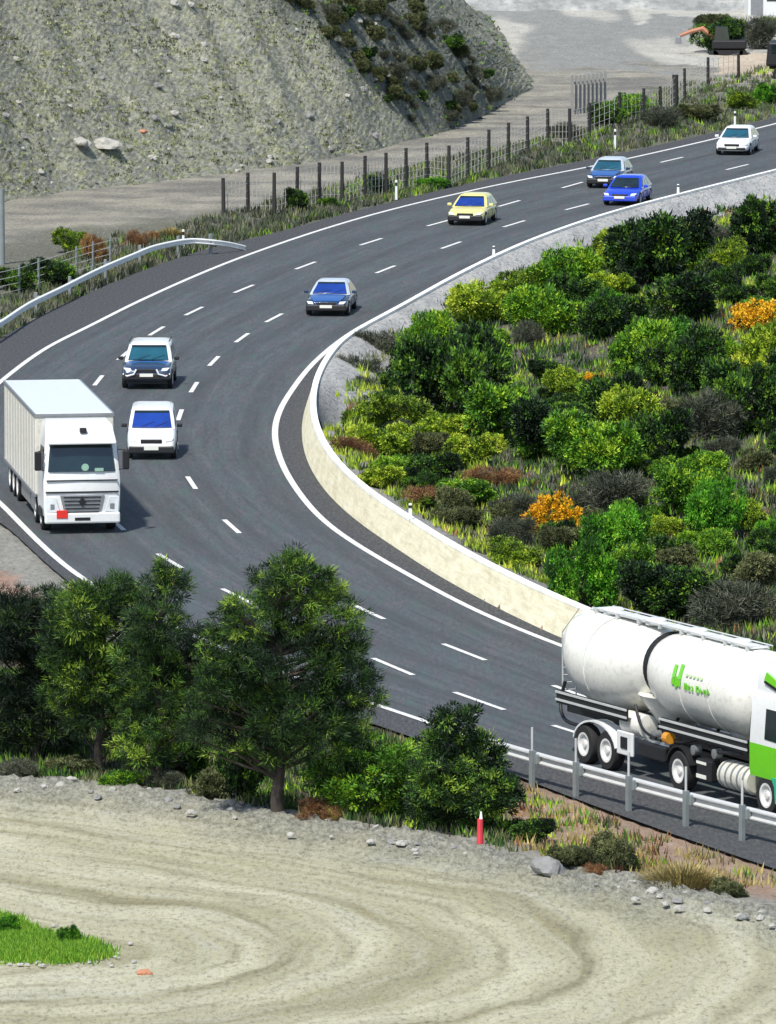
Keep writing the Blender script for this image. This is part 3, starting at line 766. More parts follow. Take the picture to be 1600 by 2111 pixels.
GI = 'shrubs on the slope inside the bend'
IN_B = [
 (1350,585,215,140,'dark','large dark shrub crowning the slope inside the bend, just below the far wall'),
 (1410,560,110,85,'green','green shrub on the right shoulder of the large dark shrub below the far wall'),
 (1270,545,110,70,'yellowgreen','yellow-green shrub nearest the far wall, left of the dark crowning shrub'),
 (1155,600,165,90,'green','mid green shrub behind the far wall between the yellow-green pair and the crowning dark one'),
 (1062,612,120,60,'yellowgreen','low yellow-green shrub close behind the far wall, below its middle white marker'),
 (982,668,165,80,'yellowgreen','broad yellow-green topped shrub hugging the wall where the bend begins'),
 (875,745,120,105,'green','leafy green shrub at the left tip of the planted slope above the dark hollow'),
 (935,860,210,170,'dark','almost black rounded shrub in the left part of the slope'),
 (985,760,150,90,'green','green shrub between the almost black shrub and the yellow-green one above it'),
 (1243,612,110,55,'yellowgreen','yellow-green clump left of and below the crowning dark shrub'),
 (1262,700,140,90,'dark','dark shrub with a few lime shoots in the upper middle of the slope'),
 (1255,655,95,60,'bright','small bright green shrub on top of the dark upper middle shrubs'),
 (1125,690,165,100,'green','wide green shrub left of the upper middle of the slope'),
 (1190,640,110,70,'dark','dark green shrub between two lighter ones below the far wall'),
 (1390,665,180,100,'dark','dark shrub right of the upper middle, under the crowning shrub'),
 (1575,520,150,110,'dark','dark shrub cut by the right frame edge near the far wall'),
 (1500,545,90,55,'yellowgreen','pale yellow-green tuft left of the dark shrub at the right frame edge'),
 (1562,672,120,60,'gorse','orange-yellow flowering shrub at the right edge of the picture'),
 (1485,615,90,70,'dark','small dark shrub up-left of the orange flowering one at the right edge'),
 (1035,915,200,120,'green','green shrub overhanging the dark hollow in the left middle of the slope'),
 (1110,945,180,120,'dark','black-green shrub under the left middle of the slope'),
 (1172,822,105,65,'yellowgreen','yellow-topped slanting shrub in the centre of the slope'),
 (1215,800,70,35,'gorse','little orange blossom patch beside the yellow-topped shrub in the centre'),
 (1245,880,150,105,'dark','very dark shrub right below the yellow-topped one in the centre'),
 (1315,895,160,95,'yellowgreen','lime and yellow shrub in the centre right of the slope'),
 (1235,985,210,120,'green','spreading green shrub low in the middle of the slope'),
 (1345,960,150,110,'dark','dark shrub right below the lime and yellow one'),
 (1330,765,150,110,'green','green shrub high in the centre of the slope'),
 (1425,810,180,130,'dark','dense dark shrub right of centre on the slope'),
 (1400,720,110,60,'bright','light green spray on the right of the upper slope'),
 (1570,800,150,130,'yellowgreen','yellow-green shrub with a dark foot at the right edge, half way down'),
 (1545,895,190,150,'dark','big black-green shrub at the right edge half way down the slope'),
 (1480,905,150,100,'grey','grey twiggy shrub between two dark ones right of centre'),
 (1465,760,110,70,'green','green shrub above the grey twiggy one right of centre'),
 (830,880,150,70,'yellowgreen','grassy lime mound at the left end of the slope near the wall'),
 (800,935,140,60,'yellowgreen','grassy yellow-green mound beside the tightest part of the wall'),
 (900,925,150,70,'yellowgreen','grassy lime hummock between the lime mound and the dark gap'),
 (850,925,100,45,'dark','dark gap-filling shrub between the grassy mounds'),
 (885,990,120,55,'dark','flat dark shrub below the grassy mounds'),
 (830,985,120,50,'green','low green clump near the wall below the grassy mounds'),
 (735,935,90,35,'rust','low rusty red scrub against the tightest part of the wall'),
 (1015,1000,110,40,'rust','rusty orange scrub left above the big orange flowering shrub'),
 (1145,1092,125,80,'gorse','vivid orange-yellow flowering shrub in the lower middle of the slope'),
 (1275,1150,150,110,'bright','bright green shrub right below the vivid orange flowering one'),
 (1195,1250,140,130,'bright','tall bright green shrub just above the wall, left of the tanker'),
 (1230,1255,90,90,'dark','dark shrub right of the tall bright green one'),
 (1300,1200,130,80,'green','green shrub spreading right of the tall bright green one'),
 (1375,1270,210,110,'dark','dark tangled shrub just above the tanker'),
 (1475,1120,130,120,'bright','bright green upright shrub in the lower right of the slope'),
 (1435,1065,160,100,'green','green shrub behind the bright upright one in the lower right'),
 (1370,1110,100,45,'yellowgreen','low yellow-green cushion left of the bright upright shrub'),
 (1545,1090,90,65,'yellowgreen','yellow-green clump near the right edge above the tanker cab'),
 (1590,1125,60,60,'bright','small bright green shrub cut by the right edge above the tanker'),
 (1270,1055,170,85,'grey','grey-brown twiggy shrub above the bright green pair'),
 (1065,1075,120,60,'grey','grey scrub left of the vivid orange flowering shrub'),
 (1500,1285,210,90,'grey','grey-brown brush behind the tanker near the right edge'),
 (1565,1215,140,80,'olive','olive brush at the right edge above the tanker cab'),
 (950,1085,110,45,'olive','olive scrub beside the wall below the white marker'),
 (1050,1160,130,50,'yellowgreen','yellow-green grass mound behind the wall midway to the tanker'),
 (880,1050,110,50,'rust','reddish scrub patch close to the white marker on the wall'),
 (1450,985,110,60,'green','green tuft right of the low middle shrubs'),
 (760,880,110,55,'yellowgreen','small lime grass mound against the gravel at the left tip of the slope'),
 (965,955,130,60,'yellowgreen','lime grassy mound between the left mounds and the rusty orange scrub'),
 (780,1000,110,45,'yellowgreen','low lime clump leaning on the wall just past its tightest part'),
 (945,1040,130,55,'green','green mound between the white marker and the vivid orange shrub'),
 (730,790,100,60,'grey','grey dead brush just behind the wall above its tightest part'),
 (790,740,110,60,'grey','grey brush between the wall and the left tip of the green shrubs'),
]
for b in IN_B: bush(b[0], b[1]+4, b[2]*1.14, b[3]*1.12, b[4], b[5], group=GI)
# small scrub between them
rng = random.Random(5)
poly_img = [(1650,430),(1450,480),(1120,590),(900,700),(780,760),(700,850),(740,940),(900,1060),(1120,1180),(1650,1340)]
n = 0
while n < 135:
    x = rng.uniform(700, 1640); y = rng.uniform(440, 1330)
    if not inpoly(x, y, poly_img): continue
    k = rng.choice(['grey', 'dark', 'olive', 'dark', 'dark', 'green']); wd = rng.uniform(50, 105)*(y+1000)/1900
    lab = {'grey': 'small grey twiggy scrub filling gaps between the shrubs inside the bend', 'olive': 'small olive scrub filling gaps between the shrubs inside the bend', 'dark': 'small dark green scrub filling gaps between the shrubs inside the bend', 'green': 'small fresh green scrub filling gaps between the shrubs inside the bend'}[k]
    bush(x, y, wd, wd*rng.uniform(.45, .65), k, lab, 'small %s scrub inside the bend' % k, name='small_shrub'); n += 1
# ground cover: countless blades
def cover(name, n, sampler, hgt, wid, mats, ztop=None):
    m = MB(); m.tint = []; rg = random.Random(len(name)*31+n)
    k = 0
    while k < n:
        r = sampler(rg)
        if r is None: continue
        p, kind = r; k += 1; t = rg.random()
        for j in range(9):
            a = rg.uniform(0, 6.28); q = p+Vector((rg.uniform(-.22,.22), rg.uniform(-.3,.3), 0)); h = hgt*rg.uniform(.4, 1.3)
            g = Vector((math.cos(a)*.35*h, math.sin(a)*.35*h, h)); s = Vector((1, rg.uniform(-.5,.5), 0)).normalized()*wid*rg.uniform(.6, 1.2)
            b = len(m.v); m.v += [tuple(q-s), tuple(q+s), tuple(q+g)]; m.f.append([b, b+1, b+2]); m.mi.append(kind); m.tint.append(min(1, max(0, t+rg.uniform(-.2,.2))))
    return m.build(name, mats, fixn=False)
def bankz(d): return .84-.42*max(0, d-.6)
def smp_in(rg):
    x = rg.uniform(640, 1680); y = rg.uniform(420, 1370)
    if not inpoly(x, y, [(1700,390),(1450,450),(1120,545),(900,655),(750,730),(655,830),(650,905),(700,985),(860,1085),(1090,1215),(1700,1420)]): return None
    p = W(x, y, 0); d, a, sg = dist_path(p.x, p.y, wl_c)
    if d < (.9+rg.random()*1.1 if p.y > LOWY else .25) or sg == sgn: return None
    p.z = (max(terrain(p.x, p.y), bankz(d)) if p.y > LOWY else terrain(p.x, p.y))-.03
    left = (x < 1000 and y > 770) or (d < 3 and p.y < LOWY)
    nz = fnoise(p.x, p.y, .25)
    kd = 0
    if left or nz > .25: kd = rg.choice([1, 1, 1, 2])
    elif nz < -.2: kd = rg.choice([0, 3, 3, 5])
    else: kd = rg.choice([0, 5, 2, 3])
    if rg.random() < .03: kd = 4
    return p, kd
tag(cover('slope_ground_cover', 8500, smp_in, .30, .035, ['grey', 'yellowgreen', 'olive', 'dark', 'rust', 'green']), 'rough grass and dry weeds covering the slope inside the bend', 'grass', kind='stuff')
def smp_fore(rg):
    x = rg.uniform(-60, 1660); y = rg.uniform(1380, 1830)
    p = W(x, y, 0)
    if p.y < yedge(p.x)+.3: return None
    d, a, sg = dist_path(p.x, p.y, sh_c)
    if inpoly(p.x, p.y, road_poly) or d < .5: return None
    if x > 1040 and rg.random() < .62: return None
    p.z = terrain(p.x, p.y)-.03; r = rg.random()
    if x > 1040: kd = rg.choice([3, 3, 2, 0, 4])
    else: kd = rg.choice([0, 1, 2, 2, 5, 0])
    return p, kd
tag(cover('roadside_ground_cover', 3200, smp_fore, .27, .03, ['olive', 'grey', 'green', 'straw', 'rust', 'dark']), 'dry weeds and short grass between the dirt track and the near guardrail', 'grass', kind='stuff')
def smp_far(rg):
    x = rg.uniform(-50, 1660); f = rg.random()**1.4
    yo = 0
    for i in range(len(SHO)-1):
        if (SHO[i][0]-x)*(SHO[i+1][0]-x) <= 0 and SHO[i][1] < 720:
            yo = SHO[i][1]+(SHO[i+1][1]-SHO[i][1])*((x-SHO[i][0])/(SHO[i+1][0]-SHO[i][0])); break
    if yo == 0: return None
    dpt = 46 if x < 1250 else 46+min(50, (x-1250)*.4)
    if x < 440: dpt = 80 if x < 260 else 48
    y = yo-4-dpt*f; p = W(x, y, 0); p.z = terrain(p.x, p.y)-.03
    nz = fnoise(p.x, p.y, .12)
    kd = rg.choice([0, 0, 0, 1, 2]) if nz < .25 else rg.choice([3, 1, 0])
    if x < 420: kd = rg.choice([0, 1, 0, 0, 2])
    if x > 1380: kd = rg.choice([1, 1, 0, 3, 0])
    return p, kd
tag(cover('verge_ground_cover', 3600, smp_far, .33, .035, ['grey', 'olive', 'dark', 'green', 'straw']), 'rough weeds along the verge between the far edge line and the wire fence', 'grass', kind='stuff')
def smp_hill(rg):
    x = rg.uniform(-20, 1060); y = rg.uniform(-10, 400)
    p = hill_at(x, y)
    if p is None: return None
    p.z -= .02
    u = (x-560)*.78-(y-20)
    veg = u > -20
    kd = rg.choice([2, 3, 3, 0]) if veg else rg.choice([0, 1, 1, 0, 3])
    if not veg and fnoise(p.x, p.y+p.z, .3) < -.15: return None
    return p, kd
tag(cover('hill_ground_cover', 1900, smp_hill, .13, .05, ['olive', 'hillweed', 'dark', 'grey']), 'sparse yellow weeds scattered over the rubble hill', 'weeds', kind='stuff')
def smp_lawn(rg):
    x = rg.uniform(-60, 250); y = rg.uniform(1886, 1990)
    if not inpoly(x, y, [(-80,1880),(20,1900),(60,1925),(110,1938),(175,1950),(225,1970),(160,1981),(-80,1983)]): return None
    p = W(x+rg.gauss(0, 9), y+rg.gauss(0, 4), .0); p.z = .03; return p, 0
tag(cover('grass_patch', 3200, smp_lawn, .15, .022, ['lawn']), 'vivid green patch of grass inside the dirt track hairpin', 'grass', kind='stuff')

# other named shrubs
OT = [
 (160,525,105,55,'yellowgreen','yellow-green shrub beside the dirt road beyond the far left guardrail'),
 (120,590,120,60,'dark','dark grey-green shrub behind the left end of the far guardrail'),
 (195,540,70,60,'rust','rust tinted bush on the right of the yellow-green one beyond the far guardrail'),
 (30,600,90,55,'dark','dark shrub at the left edge of the picture beyond the guardrail'),
 (280,512,55,40,'rust','small salmon-red shrub beyond the end of the far guardrail'),
 (318,500,35,26,'rust','tiny salmon-red bush to the right of the larger salmon-red one'),
 (352,490,60,28,'straw','pale yellow tuft near the white marker on the far guardrail'),
 (615,435,60,50,'dark','dark bush at the foot of the fourth dark fence post'),
 (785,400,60,40,'dark','dark grey-green bush at the fence, left of the white marker post'),
 (895,388,80,26,'bright','bright green low clump at the fence right of the white marker post'),
 (680,425,60,22,'green','low green clump by the fence above the yellowish rubble'),
 (1290,245,110,58,'green','green bush among the fence posts below the quarry floor'),
 (1245,262,90,50,'dark','dark bush at the fence just left of the green one'),
 (1360,262,120,45,'grey','grey brush below the thick dark fence post'),
 (1165,285,90,35,'grey','grey brush under the slatted grey screen'),
 (1530,225,90,40,'yellowgreen','yellow-green clump on the verge above the white hatchback'),
 (1590,215,80,45,'bright','bright green bush at the right edge above the road'),
 (1440,250,110,40,'olive','olive scrub on the verge left of the white hatchback'),
]
for b in OT: bush(*b[:6], group='shrubs along the far verge and fence')
for i, (x, y, wd, h, k, lab) in enumerate([
 (1490,110,130,75,'dark','dark bush behind the orange digger on the quarry floor'),
 (1560,100,110,70,'grey','grey-blue brush right of the orange digger'),
 (1465,60,90,35,'olive','low olive bush on the pale mound above the orange digger'),
 (1590,75,70,45,'green','green bush at the top right corner'),
]): bush(x, y, wd, h, k, lab, group='bushes on the quarry floor')
# dark scrub on the hill flank
n = 0; rng = random.Random(12)
flank = [(560,-20),(640,60),(740,150),(800,250),(900,262),(1000,235),(1040,200),(990,130),(930,90),(880,0)]
while n < 85:
    x = rng.uniform(520, 1060); y = rng.uniform(-20, 265)
    if not inpoly(x, y, flank): continue
    p = hill_at(x, y)
    if p is None: continue
    k = rng.choice(['grey', 'grey', 'grey', 'olive', 'dark', 'olive']); wd = rng.uniform(24, 66)
    bush(x, y, wd, wd*.55, k, {'grey': 'grey', 'olive': 'olive', 'dark': 'dark green'}[k]+' scrub bush on the vegetated right flank of the rubble hill', 'scrub bushes on the hill flank', name='hill_shrub', loc=p); n += 1

# low plants at the foot of the near trees
LOW = [
 (155,1603,130,45,'olive','rounded olive cushion shrub at the foot of the dark left tree'),
 (40,1600,110,42,'grey','grey cushion shrub at the left edge by the dirt track'),
 (245,1622,110,40,'green','low green shrub at the track edge right of the forked left tree'),
 (345,1625,100,42,'grey','grey-green shrub at the track edge between the left trees'),
 (440,1655,120,75,'olive','olive brush at the track edge left of the big pine trunk'),
 (400,1620,110,110,'dark','dark leafy shrub left of the big pine, behind the olive brush'),
 (500,1650,130,130,'dark','dark shrub standing directly left of the big pine trunk'),
 (655,1690,110,40,'rust','reddish low scrub right of the big pine trunk'),
 (1085,1735,130,50,'dark','dark shaded scrub right of the red stake'),
 (1180,1785,110,48,'olive','olive grass clump by the track between the red stake and the red-tinted tuft'),
 (1262,1805,130,85,'olive','tall olive and red tinted tuft beside the dirt track'),
 (1230,1815,80,40,'rust','low red tinted plant in front of the tall olive tuft'),
 (1408,1835,150,75,'straw','orange-yellow grass tussock at the right by the dirt track'),
 (1500,1850,90,40,'olive','small olive clump right of the orange-yellow tussock'),
]
for b in LOW: bush(*b[:6], group='low plants along the near track edge')
bush(140,1945,52,42,'bright','small bright green bush growing in the vivid grass patch')
bush(10,1925,60,40,'bright','bright green bush at the left edge of the vivid grass patch')

# ------------------------------------------------------------------ trees
def tree(px, py, lobes_px, label, kind, dens=1.0, trunk_r=.15, name='pine_tree', trunk_top=.8, depth=1.0, lean=0, seed=1, group=None, leaf=(.13,.019)):
    """lobes_px: (x, y, half width, half height) of each leafy mass as seen in the photograph"""
    rg = random.Random(seed); p = W(px, py, gz(*W(px, py, 0).xy)); s = FPX/(p.y*CP+(CH-p.z)*SP)
    root = empty(name, p); tag(root, label, 'tree' if 'tree' in name else 'shrub', group)
    lob = []
    for (x, y, rx, rz) in lobes_px:
        X = (x-px)/s; Z = (py-y)/s; yo = rg.uniform(-.55, .55)*depth
        lob.append(((X, yo, Z), (rx/s, rx/s*.95, rz/s)))
        # break the mass up with smaller lobes
        for k in range(9):
            d = rnd_dir(rg); q = rg.uniform(.7, 1.08)
            r = rg.uniform(.18, .42)
            lob.append(((X+d.x*rx/s*q, yo+d.y*rx/s*q, Z+d.z*rz/s*q), (rx/s*r, rx/s*r, rz/s*r)))
    area = sum(l[1][0]*l[1][2] for l in lob)
    m = foliage(rg, lob, int(area*112*dens), 40, .17, leaf[0], leaf[1], up=.5, shell=.3, spread=.27)
    m.build('crown', kind, root)
    H = max(l[0][2] for l in lob)
    tb = MB(); pts = []; nseg = 8
    for k in range(nseg+1):
        t = k/nseg; z = -.3+(H*trunk_top+.3)*t
        pts.append((lean*t*t+.06*math.sin(k*1.9+seed), .06*math.cos(k*1.3+seed), z))
    tb.tube(pts, [trunk_r*(1-.8*k/nseg)*(1.25 if k == 0 else 1) for k in range(nseg+1)], 9)
    tb.build('trunk', 'bark', root, smooth=True)
    lb = MB()
    for l in lob:
        if rg.random() < .55:
            c = l[0]; z0 = max(.4, min(H*trunk_top-.3, c[2]-.5-rg.random()*.6)); t = (z0+.3)/(H*trunk_top+.3)
            x0 = lean*t*t
            lb.tube([(x0, 0, z0), ((x0+c[0])/2, c[1]/2, (z0+c[2])/2-.05), (c[0], c[1], c[2])], [trunk_r*.35, trunk_r*.22, trunk_r*.08], 5)
    lb.build('limbs', 'bark', root, smooth=True)
    return root
GT = 'pines between the dirt track and the road'
tree(575,1683, [(610,1205,78,62),(520,1270,62,60),(660,1275,90,80),(455,1350,55,55),(600,1360,130,85),(715,1400,72,80),(500,1420,90,70),(620,1470,120,80),(760,1440,38,36),(450,1500,75,45),(690,1520,75,60),(560,1530,70,50),(440,1420,55,50),(560,1210,45,45),(610,1165,48,32),(480,1290,45,50),(720,1320,45,55)],
     'tallest pine with a bare straight trunk at the edge of the dirt track', 'pine', 1.0, .17, seed=3, group=GT, trunk_top=.85)
tree(205,1602, [(225,1215,70,42),(170,1265,72,60),(265,1290,80,70),(180,1370,85,80),(270,1400,80,75),(215,1460,80,60),(150,1230,45,35),(255,1215,50,40),(150,1320,60,50),(280,1470,60,50),(140,1440,60,50)],
     'pine with a dark leaning trunk, second from the left among the near trees', 'pine', .95, .13, seed=8, group=GT, lean=.15)
tree(330,1625, [(345,1205,48,45),(330,1280,70,55),(365,1350,65,65),(320,1430,75,75),(370,1500,75,60),(300,1540,60,45),(405,1340,50,45),(300,1350,55,50),(400,1440,60,50),(345,1185,30,30)],
     'slender pine left of the tallest one with its tip reaching the lane dash', 'pine', 1.0, .11, seed=15, group=GT)
tree(80,1565, [(60,1290,105,60),(30,1380,110,95),(110,1400,75,80),(60,1470,115,65),(-30,1300,70,60),(100,1245,45,35),(20,1240,60,30),(120,1500,70,45),(130,1320,55,50)],
     'dense dark pine at the left edge of the picture with olive crown top', 'pinedark', 1.3, .13, seed=21, group=GT)
tree(775,1695, [(745,1560,62,52),(700,1600,60,45),(810,1570,62,50),(760,1625,85,50),(835,1625,60,50),(665,1600,40,32)],
     'bushy young tree right of the tallest pine with light green shoots', 'green', 1.1, .07, name='young_tree', seed=33, group=GT, trunk_top=.6, leaf=(.085,.034))
tree(930,1722, [(940,1490,52,42),(925,1540,68,50),(985,1570,62,60),(900,1600,75,60),(1000,1630,72,50),(940,1655,90,50),(1035,1625,38,34),(880,1660,50,42)],
     'dark glossy young tree beside the red stake in front of the guardrail end', 'pine', 1.15, .08, name='young_tree', seed=41, group=GT, trunk_top=.65, leaf=(.085,.034))

# ------------------------------------------------------------------ rocks
def rock(px, py, size_px, label, mat='rock', group=None, loc=None, squash=.6):
    p = loc or W(px, py, gz(*W(px, py, 0).xy)); s = FPX/(p.y*CP+(CH-p.z)*SP); r = size_px/2/s
    bm = bmesh.new(); bmesh.ops.create_icosphere(bm, subdivisions=3, radius=1)
    sd_ = random.uniform(0, 99)
    for v in bm.verts:
        k = 1+.35*noise.noise(v.co*1.3+Vector((sd_, 0, 0)))+.12*noise.noise(v.co*4+Vector((0, sd_, 0)))
        v.co = Vector((v.co.x*r*k, v.co.y*r*k*.8, max(-.3, v.co.z)*r*k*squash))
    me = bpy.data.meshes.new('rock'); bm.to_mesh(me); bm.free(); me.materials.append(M[mat])
    o = bpy.data.objects.new('rock', me); col.objects.link(o); o.location = p; o.rotation_euler = (0, 0, random.uniform(0, 6.28))
    return tag(o, label, 'rock', group)
rock(322,1640,20,'single pale stone on the berm at the near track edge, left part')
rock(1130,1792,85,'large grey rock heap at the track edge right of the red stake','rockdark')
rock(68,1962,24,'cream stone lying in the vivid grass patch')
rock(298,2008,32,'rusty orange stone right of the vivid grass patch','orangerock')
rock(752,418,26,'pale stone at the foot of the fence beside the far edge line')
rock(210,293,70,'overhanging pale boulder with a black shadow on the rubble hill', loc=hill_at(215,300), squash=.45)
rock(165,288,50,'smaller boulder left of the overhanging one on the rubble hill', loc=hill_at(165,296), squash=.5)
rock(296,270,18,'orange stone on the rubble hill right of the big boulders','orangerock', loc=hill_at(296,272))
rng = random.Random(77)
for k in range(70):
    t = rng.random(); x = rng.uniform(0, 1600); p = W(x, 1650, 0); ye = yedge(p.x); q = Vector((p.x, ye-rng.uniform(-.1, 3.2), .22))
    if x > 1600: continue
    rock(0, 0, rng.uniform(9, 26), 'small grey stone in the rubble berm along the near track edge', rng.choice(['rock', 'rockdark', 'rock']), 'stones along the near track edge', loc=q)
for k in range(26):
    x, y = rng.choice([(rng.uniform(0, 90), rng.uniform(1984, 1992)), (rng.uniform(150, 290), rng.uniform(1965, 2000)), (rng.uniform(60, 280), rng.uniform(1905, 1960))])
    q = W(x, y, .04); rock(0, 0, rng.uniform(6, 14), 'small stone beside the vivid grass patch', 'rock', 'stones around the grass patch', loc=q)
n = 0
while n < 60:
    x = rng.uniform(0, 820); y = rng.uniform(5, 380); p = hill_at(x, y)
    if p is None: continue
    rock(0, 0, rng.uniform(8, 26), 'small stone lying on the face of the rubble hill', rng.choice(['rock', 'rockdark']), 'stones on the rubble hill', loc=p, squash=.7); n += 1

# ------------------------------------------------------------------ fences, guardrails, markers
def far_fence():
    posts = [(461,367),(511,356),(565,356),(612,344),(658,335),(705,333),(752,321),(796,315),(837,305),(881,294),(925,300),(965,283),(1007,267),(1048,253),(1088,240),(1130,224),(1175,224),(1215,212),(1277,190),(1328,182),(1362,178),(1392,154),(1411,141),(1460,118),(1523,105)]
    H = 2.0; base = []
    for x, y in posts:
        p = W(x, y, H+.05); base.append(Vector((p.x, p.y, 0)))
    root = empty('wire_fence', base[0]); tag(root, 'long wire fence on dark timber posts between the far verge and the dirt road', 'fence')
    for i, b in enumerate(base):
        r = .10 if i != 21 else .2; m = MB(); q = b-base[0]; z0 = gz(b.x, b.y)-.3
        m.tube([(q.x, q.y, z0), (q.x+random.uniform(-.03,.03), q.y, H+.05)], [r, r*.85], 7)
        m.build('post', 'post', root)
    m = MB()
    for i in range(len(base)-1):
        a, b = base[i]-base[0], base[i+1]-base[0]
        for z in (.15, .5, .85, 1.2, 1.55, 1.9): m.tube([(a.x, a.y, z), (b.x, b.y, z)], .010, 3)
        for k in range(1, 6):
            c = a.lerp(b, k/6); m.tube([(c.x, c.y, .05), (c.x, c.y, 1.92)], .017, 3)
    m.build('wire_mesh', 'wire', root)
far_fence()
def guardrail(path_px, zc, name_label, post_px, extra, ends):
    path = smooth_path([W(x, y, z) for x, y, z in path_px], .5)
    root = empty('guardrail', (path[0].x, path[0].y, 0)); o = root.location.copy(); tag(root, name_label, 'guardrail')
    hs = 1.05 if extra else .85
    prof = [(.0, -.155), (-.045, -.12), (-.05, -.085), (.0, -.04), (.0, .04), (-.05, .085), (-.045, .12), (0, .155), (.012, .155), (-.03, .12), (-.033, .085), (.015, .04), (.015, -.04), (-.033, -.085), (-.03, -.12), (.012, -.155)]
    m = MB(); ns = normals2(path); vs = []
    for p, nn in zip(path, ns):
        for a, z in prof: vs.append((p.x+nn.x*a*1.6-o.x, p.y+nn.y*a*1.6-o.y, p.z+z*hs))
    k = len(prof); m.v = vs; m.f = [[i*k+j, i*k+(j+1) % k, (i+1)*k+(j+1) % k, (i+1)*k+j] for i in range(len(path)-1) for j in range(k)]; m.mi = [0]*len(m.f)
    m.build('beam', 'galv' if extra else 'galvlight', root, smooth=True)
    for x in post_px:
        p = min(path, key=lambda q: abs(P(q)[0]-x)); i = path.index(p); d = (path[min(i+1, len(path)-1)]-path[max(0, i-1)]).normalized()
        n_ = Vector((d.y, -d.x, 0)); n_ = n_ if (n_.y < 0) == extra else -n_
        q = Vector((p.x, p.y, 0))-o; r = Matrix.Rotation(math.atan2(d.y, d.x), 3, 'Z')
        mm = MB(); c = q+n_*.20; mm.box((c.x, c.y, .25), (.14, .12, 1.3), rot=r); ps = mm.build('post', 'galvpost', root, bevel=.01)
        mb = MB(); c2 = q+n_*.09; mb.box((c2.x, c2.y, p.z), (.30, .13, .26), rot=r); mb.build('spacer', 'galvpost', root, bevel=.015)
        if extra:
            mr = MB(); mr.tube([(c.x, c.y, .9), (c.x, c.y, 1.5)], .032, 7); mr.build('rod', 'galv', ps)
    return root
guardrail([(968,1545,.35),(985,1528,.6),(1010,1535,.66),(1150,1575,.66),(1201,1588,.66),(1310,1617,.66),(1428,1648,.66),(1544,1677,.66),(1600,1691,.66),(1700,1717,.66)], .66,
          'galvanised guardrail with tall thin posts beside the tanker at the lower right', [1000,1100,1203,1312,1427,1550,1670], True, None)
guardrail([(-160,765,.62),(0,668,.62),(60,629,.62),(130,595,.62),(200,560,.62),(270,530,.62),(330,508,.62),(400,497,.62),(440,500,.52),(475,505,.32),(505,512,.08)], .62,
          'galvanised guardrail along the far left side of the bend, its end sloping into the ground', [5,82,155,226,300,378,440], False, None)
# short fence behind the far guardrail
def short_fence():
    pp = [(-20,625),(40,612),(80,598),(158,572),(192,562),(228,552)]
    b0 = W(*pp[0]); root = empty('mesh_fence', b0); tag(root, 'short weathered mesh fence behind the left end of the far guardrail', 'fence'); prev = None
    m2 = MB()
    for x, y in pp:
        p = W(x, y)-b0; m = MB(); m.tube([(p.x, p.y, -.2), (p.x, p.y, 1.35)], .05, 7); m.build('post', 'galvpost', root)
        if prev is not None:
            for z in (.3, .6, .9, 1.2): m2.tube([(prev.x, prev.y, z), (p.x, p.y, z)], .014, 3)
        prev = p
    m2.build('wire_mesh', 'wire', root)
short_fence()
def delineator(px, py, z0, h, label, w_=.12):
    p = W(px, py, z0); root = empty('delineator_post', p); tag(root, label, 'marker post')
    m = MB(); m.box((0, 0, h/2), (w_, .07, h), taper=(.85, .8)); m.build('post', 'delin', root, bevel=.012)
    m = MB(); m.box((0, -.04, h*.80), (w_*.88, .012, h*.16)); m.build('reflector_band', 'black', root)
for a in ((1398,398,1.03,.42,'white marker on the far wall right of the blue hatchback'),
          (1018,527,1.03,.42,'white marker on the far wall below the pale yellow car'),
          (846,1070,1.03,.50,'white marker on top of the cream near face of the wall')): delineator(*a)
for a in ((1268,308,0,1.05,'tall white marker post on the far verge above the grey-blue car'),
          (817,412,0,.95,'white marker post on the far verge in front of the timber fence'),
          (378,512,.0,.85,'white marker post near the end of the far left guardrail'),
          (1515,262,0,.85,'white marker post on the far verge above the white hatchback')): delineator(*a)
m = MB(); p = W(990,1738,.3); root = empty('marker_stake', (p.x, p.y, .1)); tag(root, 'pinkish red stake standing at the dirt track edge in front of the dark young tree', 'stake')
m.tube([(0, 0, -.2), (0, 0, .8)], [.085, .07], 8); m.build('stake', 'stake', root)
m = MB(); m.tube([(.02, 0, .80), (.02, 0, .98)], [.045, .02], 7); m.build('tip', 'delin', root)
# grey pole at the left edge, in front of the rubble hill
p = W(4, 560); root = empty('pole', p); tag(root, 'grey-green steel pole at the left edge of the picture', 'pole')
m = MB(); m.tube([(0, 0, -.2), (0, 0, 3.6)], [.15, .13], 10); m.build('shaft', 'galvpost', root, smooth=True)
m = MB(); m.lathe([(0, .22), (.06, .22)], (0, 0, 0), 'z', 12); m.build('base_plate', 'galvpost', root)

